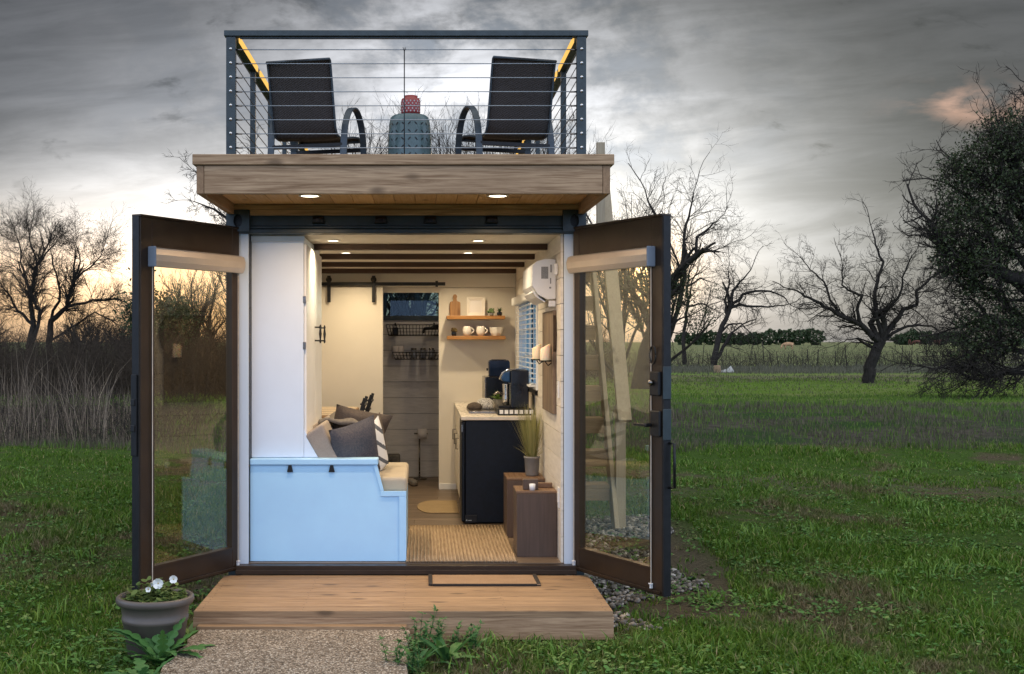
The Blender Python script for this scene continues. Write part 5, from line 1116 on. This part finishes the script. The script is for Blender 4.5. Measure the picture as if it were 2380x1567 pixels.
tree('bare_tree', 'wide bare tree at the left reaching toward the open left door', 'tree', 16, 'leafless trees', paths=[
    (R6([(245, 1000), (240, 800), (250, 700), (330, 640), (360, 520)]), 0.186, 0.072), (R6([(360, 520), (400, 420), (380, 330)]), 0.056, 0.012), (R6([(330, 640), (450, 600), (560, 600), (640, 640)]), 0.074, 0.018), (R6([(360, 520), (440, 450), (500, 400), (520, 350)]), 0.056, 0.012), (R6([(250, 700), (300, 560), (260, 430), (240, 330)]), 0.074, 0.018), (R6([(240, 800), (340, 740), (450, 660), (560, 720)]), 0.062, 0.018)],
    Y=48, maxlev=5, kids=(2, 2, 2, 1, 1), pathkids=7, twl=1.45, wig=.22, up=.07, rmin=.0045)
for k, (px, Y_, H0, lab) in enumerate([(-90, 50, 2.6, 'bare tree cut by the left edge of the picture'), (200, 58, 2.1, 'low bare tree in the gap between the two big left trees'), (300, 60, 2.0, 'bare tree crowding the frame of the open left door')]):
    tree('bare_tree', lab, 'tree', 40 + k, 'leafless trees', base=(X(px, Y_), Y_, 0), H0=H0, r0=.16, stems=3, maxlev=5, kids=(2, 2, 1, 1, 1), wig=.2, up=.10, rmin=.006)
tree('bare_tree', 'many stemmed bare tree seen through the left glass door', 'tree', 17, 'leafless trees', base=(X(455, 45), 45, 0), H0=3.0, r0=.13, stems=5, maxlev=5, kids=(1, 2, 1, 1, 1), ang=(15, 42), wig=.15, up=.14, rmin=.005)
tree('bare_tree', 'second many stemmed bare tree behind the left glass door near the house corner', 'tree', 18, 'leafless trees', base=(X(530, 47), 47, 0), H0=2.9, r0=.13, stems=4, maxlev=5, kids=(1, 2, 1, 1, 1), ang=(15, 42), wig=.15, up=.14, rmin=.005)
tree('juniper', 'small dark green juniper seen through the left glass door', 'tree', 19, None, base=(X(378, 40), 40, .0), H0=2.2, r0=.10, stems=2, maxlev=4, kids=(2, 2, 2), ang=(20, 50), wig=.15, up=.12, rmin=.01, leaves=(7000, .075, LEAF_B, None))
tree('bare_tree', 'bare tree whose branch sweeps out left below the balcony corner', 'tree', 20, 'leafless trees', paths=[([(600, 900), (600, 700), (585, 560)], .22, .12), ([(585, 560), (530, 515), (490, 480), (440, 462)], .07, .012), ([(585, 560), (560, 480), (500, 430), (455, 400)], .07, .012), ([(585, 560), (610, 440), (590, 360)], .08, .02), ([(585, 560), (650, 450), (680, 370)], .08, .02), ([(600, 640), (700, 500), (760, 380)], .08, .02)],
    Y=26, maxlev=5, kids=(2, 2, 1, 1, 1), pathkids=3, twl=.6, wig=.24, up=.05, rmin=.005)
for k, (px, Y_, top, lab) in enumerate([(745, 30, 300, 'twiggy bare tree top showing under the left roof chair'), (880, 27, 285, 'twiggy bare tree top between the left roof chair and the garden stool'), (1045, 28, 262, 'twiggy bare tree top between the garden stool and the right roof chair'), (1180, 31, 285, 'twiggy bare tree top showing under the right roof chair'), (1440, 44, 415, 'bare tree standing behind the timber stair'), (1520, 47, 450, 'bare tree just right of the timber stair top')]):
    d = Y_ - CY; zt = CZ + (VY - top) * d / F; tree('bare_tree', lab, 'tree', 60 + k, 'leafless trees', base=(X(px, Y_), Y_, 0), H0=zt * (.50 if k == 0 else .61), r0=.14, stems=4 if k < 4 else 2, maxlev=5, kids=(2, 2, 1, 1, 1), ang=(15, 45), wig=.16, up=.13, rmin=.005)
# evergreen oak, mostly beyond the right edge
YO_ = dep(930)
tree('evergreen_oak', 'big dark evergreen oak filling the right edge of the picture', 'tree', 31, None, paths=[
    ([(2480, 930), (2470, 820), (2440, 740)], .50, .40), (R7([(1950, 980), (1800, 880), (1690, 860), (1600, 810), (1500, 790), (1420, 740), (1360, 700), (1330, 640), (1300, 590)]), .26, .06), ([(2440, 740), (2400, 600), (2360, 480), (2330, 380), (2340, 300)], .26, .05), ([(2440, 740), (2470, 560), (2480, 400)], .26, .06),
    ([(2400, 600), (2320, 520), (2250, 470), (2190, 430)], .14, .03), ([(2460, 800), (2380, 760), (2300, 740), (2240, 760)], .16, .04), ([(2470, 850), (2390, 850), (2340, 860), (2290, 872), (2250, 855), (2190, 852)], .10, .02), ([(2460, 830), (2360, 820), (2280, 800), (2220, 830)], .12, .03), ([(2360, 480), (2300, 400), (2290, 340)], .10, .03), ([(2440, 740), (2560, 600), (2620, 480)], .22, .05), ([(2380, 760), (2310, 680), (2250, 640)], .10, .03), ([(2410, 640), (2300, 570), (2215, 530)], .12, .03), ([(2365, 480), (2290, 430), (2225, 400)], .10, .03), ([(2440, 740), (2340, 650), (2240, 600)], .12, .03), ([(2340, 420), (2290, 360), (2270, 320)], .08, .02), ([(2400, 600), (2330, 600), (2270, 500)], .10, .03), ([(2380, 540), (2330, 470), (2300, 420)], .08, .03), ([(2440, 740), (2410, 520), (2400, 380)], .16, .04), ([(2460, 760), (2400, 700), (2330, 700)], .12, .03), ([(2470, 700), (2460, 450), (2380, 300)], .16, .04), ([(2470, 820), (2420, 790), (2360, 800), (2300, 850)], .10, .03), ([(2480, 600), (2560, 400), (2540, 290)], .14, .04), ([(2300, 740), (2260, 700), (2240, 690)], .05, .02), ([(2460, 830), (2400, 862), (2330, 868), (2272, 884), (2220, 862), (2140, 850)], .08, .02)],
    Y=YO_, maxlev=5, kids=(2, 2, 1, 1, 1), pathkids=5, twl=1.3, wig=.27, up=.04, rmin=.008,
    leaves=(27000, .055, LEAF_O, lambda q: (lambda px, py: (py < 640 and px > 2172 + max(0, 400 - py) * .93 and py > 262) or (px > 2228 and 660 <= py < 815))(VX + (q.x - CX) * F / (q.y - CY), VY - (q.z - CZ) * F / (q.y - CY))))
# thicket of brush below the left trees and along the far right fence
def thicket(name, n, fx, fy, hmax, rad_, m_, seed):
    r = random.Random(seed); S = Segs()
    for _ in range(n):
        x, y = fx(r), 0; y = fy(r); z = float(H(x, y)); p = Vector((x, y, z)); d = Vector((r.uniform(-1, 1), r.uniform(-.6, .6), r.uniform(.4, 1.6))).normalized(); L = hmax * r.uniform(.5, 1.1) / 6; rr = rad_ * r.uniform(.6, 1.3)
        for i in range(6):
            d = (d + rv(r) * .28 + Vector((0, 0, -.10 * (i > 2)))).normalized(); q = p + d * L; S.add(p, q, rr * (1 - i / 7), rr * (1 - (i + 1) / 7)); p0 = p; p = q
            if i > 1:
                for _k in range(2): e = (d + rv(r) * .9).normalized(); S.add(q, q + e * L * 1.1, rr * .5, rr * .15)
    return kind(link(name, S.mesh(name, 3, (0, 0, 0)), m_), 'stuff')
thicket('brush_thicket', 5200, lambda r: r.uniform(-22, -5.5), lambda r: r.uniform(27, 40) + abs(r.gauss(0, 3)), 2.2, .014, TWIGR, 3)
thicket('low_brush', 1800, lambda r: r.uniform(-14, -4.6), lambda r: r.uniform(13.5, 22), .8, .008, TWIG, 4)
thicket('fence_brush', 1500, lambda r: r.uniform(14, 48), lambda r: r.uniform(72, 90), 1.5, .012, TWIG, 5)
thicket('rear_brush', 1400, lambda r: r.uniform(-6, 9.5), lambda r: r.uniform(48, 62), 2.3, .02, TWIGR, 6)
# far hedge of round bushes
BL = ['first', 'second', 'third', 'fourth', 'fifth', 'sixth', 'seventh', 'eighth', 'ninth', 'tenth']
def bush(label, px, Y_, w, h, seed, group):
    g_ = np.random.default_rng(seed); x = X(px, Y_); z = float(H(x, Y_)); t_ = thing('bush', label, 'bush', (x, Y_, z), group); n = 1500; u_ = g_.normal(size=(n, 3)); u_ /= np.linalg.norm(u_, axis=1, keepdims=True); rr = g_.uniform(.55, 1.0, (n, 1)) ** .5
    lump = 1 + .22 * np.sin(u_[:, :1] * 5 + seed) * np.cos(u_[:, 2:] * 6 + seed * 2) + .12 * np.sin(u_[:, :1] * 13 + seed); C = u_ * rr * lump * np.array([w / 2, w / 2.6, h / 2]) + np.array([x, Y_, z + h * .52])
    C[:, 2] = np.maximum(C[:, 2], z + .1); link('foliage', quads(C, .36, np.array([x, Y_, z])), LEAF_B, t_)
    m = MB()
    for k in range(3): m.tube([(x + (k - 1) * .2, Y_, z), (x + (k - 1) * .5, Y_, z + h * .6)], [.12, .05], 6)
    m.build('trunk', BARK, t_)
hp = [(1590, 4.8, 3.4), (1622, 4.6, 3.2), (1655, 5.0, 3.7), (1690, 4.8, 3.3), (1722, 4.6, 3.0), (1752, 4.6, 3.4), (1788, 5.6, 4.1), (1824, 5.6, 4.3), (1858, 5.4, 4.2), (1893, 5.6, 4.4)]
for k, (px, w, h) in enumerate(hp): bush(BL[k] + ' round dark bush from the left in the far hedge behind the cow', px, 330, w, h, k + 1, 'bushes of the far hedge')
for k, (px, w, h) in enumerate([(2092, 4.2, 3.0), (2118, 5.0, 4.2), (2152, 5.4, 4.0), (2190, 5.4, 3.6), (2225, 5.4, 3.8)]): bush(BL[k] + ' dark bush from the left behind the reddish cows', px, 345, w, h, k + 31, 'bushes behind the reddish cows')
# wire fence
fe = thing('wire_fence', 'thin dark wire fence with uneven stakes across the meadow', 'fence', (30, 84, 0)); r = random.Random(8)
xs_ = [X(1600 + 780 * k / 44 + r.uniform(-5, 5), 84) for k in range(45)]
for x in xs_:
    z = float(H(x, 84)); hh = r.uniform(.7, 1.9); MB().tube([(x, 84, z), (x + r.uniform(-.25, .25), 84, z + hh)], r.uniform(.015, .04), 5).build('post', BARK, fe)
m = MB()
for z in (.4, .75, 1.1): m.tube([(x, 84, float(H(x, 84)) + z) for x in xs_], .008, 3)
m.build('wire', BRUSH, fe)
gt = thing('field_gate', 'tubular metal field gate between posts at the far right', 'gate', (X(2350, 76), 76, 0)); ga, gb = X(2296, 76), X(2420, 76)
for x in (ga, gb): MB().tube([(x, 76, 0), (x, 76, 1.9)], .09, 8).build('post', BARK, gt)
m = MB()
for z in (.35, .65, .95, 1.25, 1.55): m.tube([(ga + .1, 76, z), (gb - .1, 76, z)], .022, 6)
m.build('gate_rails', BRUSH, gt)
# old stump and sheet of tin in the weeds
YD = dep(866); m = MB(); x = X(1667, YD); m.lathe([(.24, 0), (.20, .15), (.19, .38), (.17, .42), (.0001, .40)], (x, YD, float(H(x, YD))), 11, False); tag(m.build('tree_stump', plain('cut_wood', (.30, .20, .12), .8, 0, .3, 6, .5, 20), None), 'short tan tree stump in the grey weeds by the fence', 'tree stump')
x = X(1690, YD); m = MB(); m.add([(x - .4, YD - .2, .02), (x + .3, YD - .2, .02), (x + .26, YD + .2, .38), (x + .05, YD + .1, .22), (x - .3, YD + .2, .12), (x + .42, YD, .05)], [(0, 1, 3, 4), (1, 5, 2, 3)]); o = m.build('metal_sheet', plain('faded_tin', (.36, .37, .38), .6, .2, .2), None); o.modifiers.new('thick', 'SOLIDIFY').thickness = .02; tag(o, 'pale bent metal sheet lying beside the tree stump', 'metal sheet')
# ---------------------------------------------------------------- cows
def cow(label, px, Y_, heading, mt, graze, sc_=1.0):
    vs = [(-.72, 0, 1.18), (-.25, 0, 1.06), (.30, 0, 1.05), (.62, 0, 1.12)] + ([(.95, 0, 1.02), (1.20, 0, .66), (1.32, 0, .40), (1.40, 0, .14)] if graze else [(.92, 0, 1.28), (1.12, 0, 1.44), (1.30, 0, 1.40), (1.52, 0, 1.24)])
    rd = [.33, .40, .38, .32, .22, .17, .14, .09]; ed = [(i, i + 1) for i in range(7)]
    def leg(root, pts, rs):
        p = root
        for q, r_ in zip(pts, rs): vs.append(q); rd.append(r_); ed.append((p, len(vs) - 1)); p = len(vs) - 1
    for s in (-1, 1):
        leg(0, [(-.70, s * .22, .86), (-.60, s * .22, .62), (-.80, s * .22, .40), (-.76, s * .22, .06)], [.17, .10, .06, .06]); leg(3, [(.56, s * .20, .78), (.60, s * .20, .42), (.57, s * .20, .06)], [.13, .07, .055])
        hb = vs[6]; leg(6, [(hb[0] - .03, s * .24, hb[2] + .06)], [.035])
    leg(0, [(-1.02, 0, 1.22), (-1.10, 0, .80), (-1.08, 0, .45)], [.05, .03, .045])
    me = bpy.data.meshes.new('cow'); me.from_pydata(vs, ed, []); me.materials.append(mt); o = bpy.data.objects.new('cow', me); COL.objects.link(o); sm_ = o.modifiers.new('skin', 'SKIN'); lay = me.skin_vertices[0] if me.skin_vertices else None
    if lay is None:
        bpy.context.view_layer.objects.active = o; bpy.ops.mesh.customdata_skin_add(); lay = me.skin_vertices[0]
    for i, r_ in enumerate(rd): lay.data[i].radius = (r_, r_)
    lay.data[0].use_root = True; o.modifiers.new('sub', 'SUBSURF').levels = 2; o.modifiers['sub'].render_levels = 2
    for p in me.polygons: p.use_smooth = True
    x = X(px, Y_); o.location = (x, Y_, float(H(x, Y_))); o.rotation_euler = (0, 0, math.radians(heading)); o.scale = (sc_,) * 3; tag(o, label, 'cow', 'cows in the pasture')
COWP = plain('pale_hide', (.42, .25, .14), .85, 0, .25, 1.5); COWR = plain('red_hide', (.10, .035, .022), .85, 0, .3, 1.5)
cow('pale tan cow grazing with its head down in the far pasture', 1832, 225, 180, COWP, True); cow('reddish cow standing leftmost before the far right bushes', 2114, 326, 250, COWR, False); cow('dark reddish cow grazing between the other two reddish cows', 2131, 326, 175, COWR, True); cow('reddish cow standing rightmost before the far right bushes', 2178, 326, 10, COWR, False)
# ---------------------------------------------------------------- gravel
n = 9000; x = rng.uniform(1.18, 2.95, n); y = rng.uniform(-1.0, 3.8, n); lim = 1.62 + .15 * (y + 1) + .25 * np.sin(y * 2.3) + .15 * np.sin(y * 5.1); k = (x < lim) & ~((y < .2) & (x < 1.3 + .2 * rng.random(n)) & (y < -.9)); x, y = x[k], y[k]; n = len(x)
ph = (1 + 5 ** .5) / 2; ic = np.array([(-1, ph, 0), (1, ph, 0), (-1, -ph, 0), (1, -ph, 0), (0, -1, ph), (0, 1, ph), (0, -1, -ph), (0, 1, -ph), (ph, 0, -1), (ph, 0, 1), (-ph, 0, -1), (-ph, 0, 1)]) / 1.9
fi = np.array([(0, 11, 5), (0, 5, 1), (0, 1, 7), (0, 7, 10), (0, 10, 11), (1, 5, 9), (5, 11, 4), (11, 10, 2), (10, 7, 6), (7, 1, 8), (3, 9, 4), (3, 4, 2), (3, 2, 6), (3, 6, 8), (3, 8, 9), (4, 9, 5), (2, 4, 11), (6, 2, 10), (8, 6, 7), (9, 8, 1)])
s = rng.uniform(.008, .026, (n, 1, 1)) * rng.uniform(.6, 1.3, (n, 1, 3)); J = ic[None] * (1 + rng.uniform(-.22, .22, (n, 12, 1))); J = J * s; a = rng.uniform(0, 6.28, n); ca, sa = np.cos(a)[:, None], np.sin(a)[:, None]
Vg = np.stack([J[..., 0] * ca - J[..., 1] * sa + x[:, None], J[..., 0] * sa + J[..., 1] * ca + y[:, None], J[..., 2] * .7 + (H(x, y) + .008 + .02 * rng.random(n))[:, None]], -1).reshape(-1, 3); Fg = (np.arange(n)[:, None, None] * 12 + fi[None]).reshape(-1, 3)
kind(link('gravel', mesh_arr('gravel', Vg, [Fg]), mat('pebbles', lambda t: pbsdf(t, t.ramp(t.island(), [(0, (.05, .045, .038)), (.5, (.13, .12, .105)), (.85, (.24, .22, .20)), (1, (.48, .45, .41))]), .85, 0, t.noise(t.pos(), 60, 3), .4, .004))), 'stuff')
# ---------------------------------------------------------------- flower pot and weeds
pc = (-1.385, -1.55, 0); fp = thing('flower_pot', 'round taupe plastic flower pot with white pansies by the left door', 'flower pot', pc)
MB().lathe([(.145, 0), (.150, .004), (.178, .19), (.183, .192), (.184, .215), (.180, .218), (.190, .285), (.208, .29), (.216, .305), (.215, .325), (.205, .333), (.192, .330), (.188, .305), (.182, .285)], pc, 48).build('pot_body', POTM, fp)
MB().lathe([(.0001, .300), (.10, .298), (.186, .292)], pc, 24).build('soil', SOIL, fp)
def lobed(m, base, az, el, L, W, droop=.5, teeth=5, cup=.15):
    """a lobed weed leaf along a drooping midrib"""
    n = teeth * 4; d = Vector((math.cos(az), math.sin(az), 0)); sd_ = Vector((-math.sin(az), math.cos(az), 0)); vs = []; b = Vector(base); p = b.copy(); e = el
    for i in range(n + 1):
        f = i / n; w = W * (math.sin(PI * min(1, f * .92 + .06)) ** .8) * (.45 + .55 * abs(math.sin(PI * teeth * f))); up_ = Vector((0, 0, 1))
        for k in (-1, -.5, 0, .5, 1): vs.append(p + sd_ * (k * w) + up_ * (abs(k) * w * cup) + d * (abs(k) * L * .04))
        e -= droop / n; p = p + (d * math.cos(e) + up_ * math.sin(e)) * (L / n)
    m.add(vs, [(i * 5 + k, i * 5 + k + 1, i * 5 + 5 + k + 1, i * 5 + 5 + k) for i in range(n) for k in range(4)], False)
m = MB(); r = random.Random(3)
for k in range(620):
    a = r.random() * 6.28; q = r.random() ** .5 * .175; x, y = pc[0] + q * math.cos(a), pc[1] + q * math.sin(a); z = .305 + r.random() * .14 * (1.25 - q / .2) * (.6 + .4 * math.sin(a * 5)); aa = r.random() * 6.28; c, s = math.cos(aa), math.sin(aa); L = r.uniform(.022, .044); e = r.uniform(-.1, .8); w = L * .42; vs = []
    for j in range(8): t0 = 2 * PI * j / 8; u_, v_ = L * .5 * math.cos(t0), w * math.sin(t0); vs.append((x + u_ * c - v_ * s, y + u_ * s + v_ * c, z + u_ * math.sin(e)))
    m.add(vs, [tuple(range(8))])
    if k % 4 == 0: m.tube([(x, y, .295), (x, y, z)], .0016, 4)
m.build('pansy_leaves', LEAF_P, fp)
PET = mat('white_petal', lambda t: pbsdf(t, (.85, .86, .84, 1), .6))
for fx_, fy_, fz_, S_ in ((-1.352, -1.62, .412, .031), (-1.275, -1.58, .428, .024), (-1.400, -1.65, .385, .016)):
    m = MB()
    for k in range(5):
        a = 2 * PI * k / 5 + .3; c = Vector((fx_, fy_, fz_)); u1 = Vector((math.cos(a), -.35 * abs(math.sin(a)), math.sin(a))); u2 = Vector((-math.sin(a), -.1, math.cos(a))); vs = [c] + [c + u1 * S_ * (.55 + .45 * math.cos(b)) + u2 * S_ * .6 * math.sin(b) + Vector((0, -.004 - .008 * math.cos(b), 0)) for b in [PI * (j / 5 * 2 - 1) * .8 for j in range(6)]]
        m.add(vs, [(0, j, j + 1) for j in range(1, 6)])
    f_ = m.build('pansy_flower', PET, fp); MB().lathe([(.0001, -.006), (.004, -.003), (.0001, 0)], (fx_, fy_ - .006, fz_), 8, axis='y').build('flower_eye', leafm('yellow_eye', (.6, .42, .05), (.6, .42, .05)), f_)
def weed(label, px, py, n, L, W, seed, teeth=5, mt=LEAF_W, hgt=0.0, dr=(.5, 1.4)):
    r = random.Random(seed); d = CZ * F / (py - VY); x, y = CX + (px - VX) * d / F, d + CY; z = float(H(x, y)); m = MB()
    for k in range(n):
        a = 2 * PI * k / n + r.uniform(-.3, .3); b = (x + r.uniform(-.02, .02), y + r.uniform(-.02, .02), z + hgt * r.random()); lobed(m, b, a, r.uniform(.7, 1.35), L * r.uniform(.6, 1.1), W * r.uniform(.7, 1.1), r.uniform(*dr), teeth)
    t_ = thing('weed', label, 'weed', (x, y, z), 'broad leaved weeds'); m.build('leaves', mt, t_)
    if hgt: MB().tube([(x, y, z), (x, y, z + hgt)], .005, 5).build('stem', mt, t_)
weed('large jagged weed spreading in front of the flower pot', 372, 1548, 22, .34, .044, 1, 6); weed('jagged weed at the bottom edge left of the path', 330, 1600, 12, .22, .04, 2, 5); weed('bright upright leafy weed at the left corner of the entry deck', 436, 1492, 6, .19, .036, 3, 1, leafm('bright_weed', (.10, .20, .04), (.20, .28, .07)), dr=(.2, .6))
weed('broad weed with long leaves against the deck right of the path', 1040, 1545, 12, .26, .030, 4, 1, dr=(.3, 1.2)); weed('low leafy weed crowding the right edge of the path', 968, 1560, 14, .20, .022, 5, 2); weed('small pale weed in the lawn below the deck corner', 1095, 1520, 9, .17, .02, 6, 2)
def sprig(label, px, py, n, hh, seed):
    r = random.Random(seed); d = CZ * F / (py - VY); x, y = CX + (px - VX) * d / F, d + CY; z = float(H(x, y)); t_ = thing('weed', label, 'weed', (x, y, z), 'small leaved weeds'); m, s = MB(), MB()
    for k in range(n):
        a = r.random() * 6.28; ln_ = r.uniform(.1, .5); p = Vector((x, y, z)) + Vector((r.uniform(-.1, .1), r.uniform(-.05, .05), 0)); pts = [p]; h_ = hh * r.uniform(.5, 1.1)
        for i in range(5): p = p + Vector((math.cos(a) * ln_ * h_ / 5, math.sin(a) * ln_ * h_ / 5 * .5, h_ / 5)); pts.append(p)
        s.tube(pts, [.003, .0028, .0025, .002, .0015, .001], 4)
        for q in pts[1:]:
            for j in range(5): b = r.random() * 6.28; e = r.uniform(-.2, .9); blade(m, q, (math.cos(b) * math.cos(e), math.sin(b) * math.cos(e), math.sin(e)), r.uniform(.025, .05), .018, .2, 3)
    s.build('stem', LEAF_W, t_); m.build('leaves', LEAF_W, t_)
sprig('bushy small leaved weed where the path meets the deck', 985, 1530, 16, .25, 1); sprig('small leaved weed reaching over the right side of the path', 950, 1575, 10, .20, 2); sprig('small leaved weed spread along the deck skirt', 1075, 1515, 9, .16, 3)
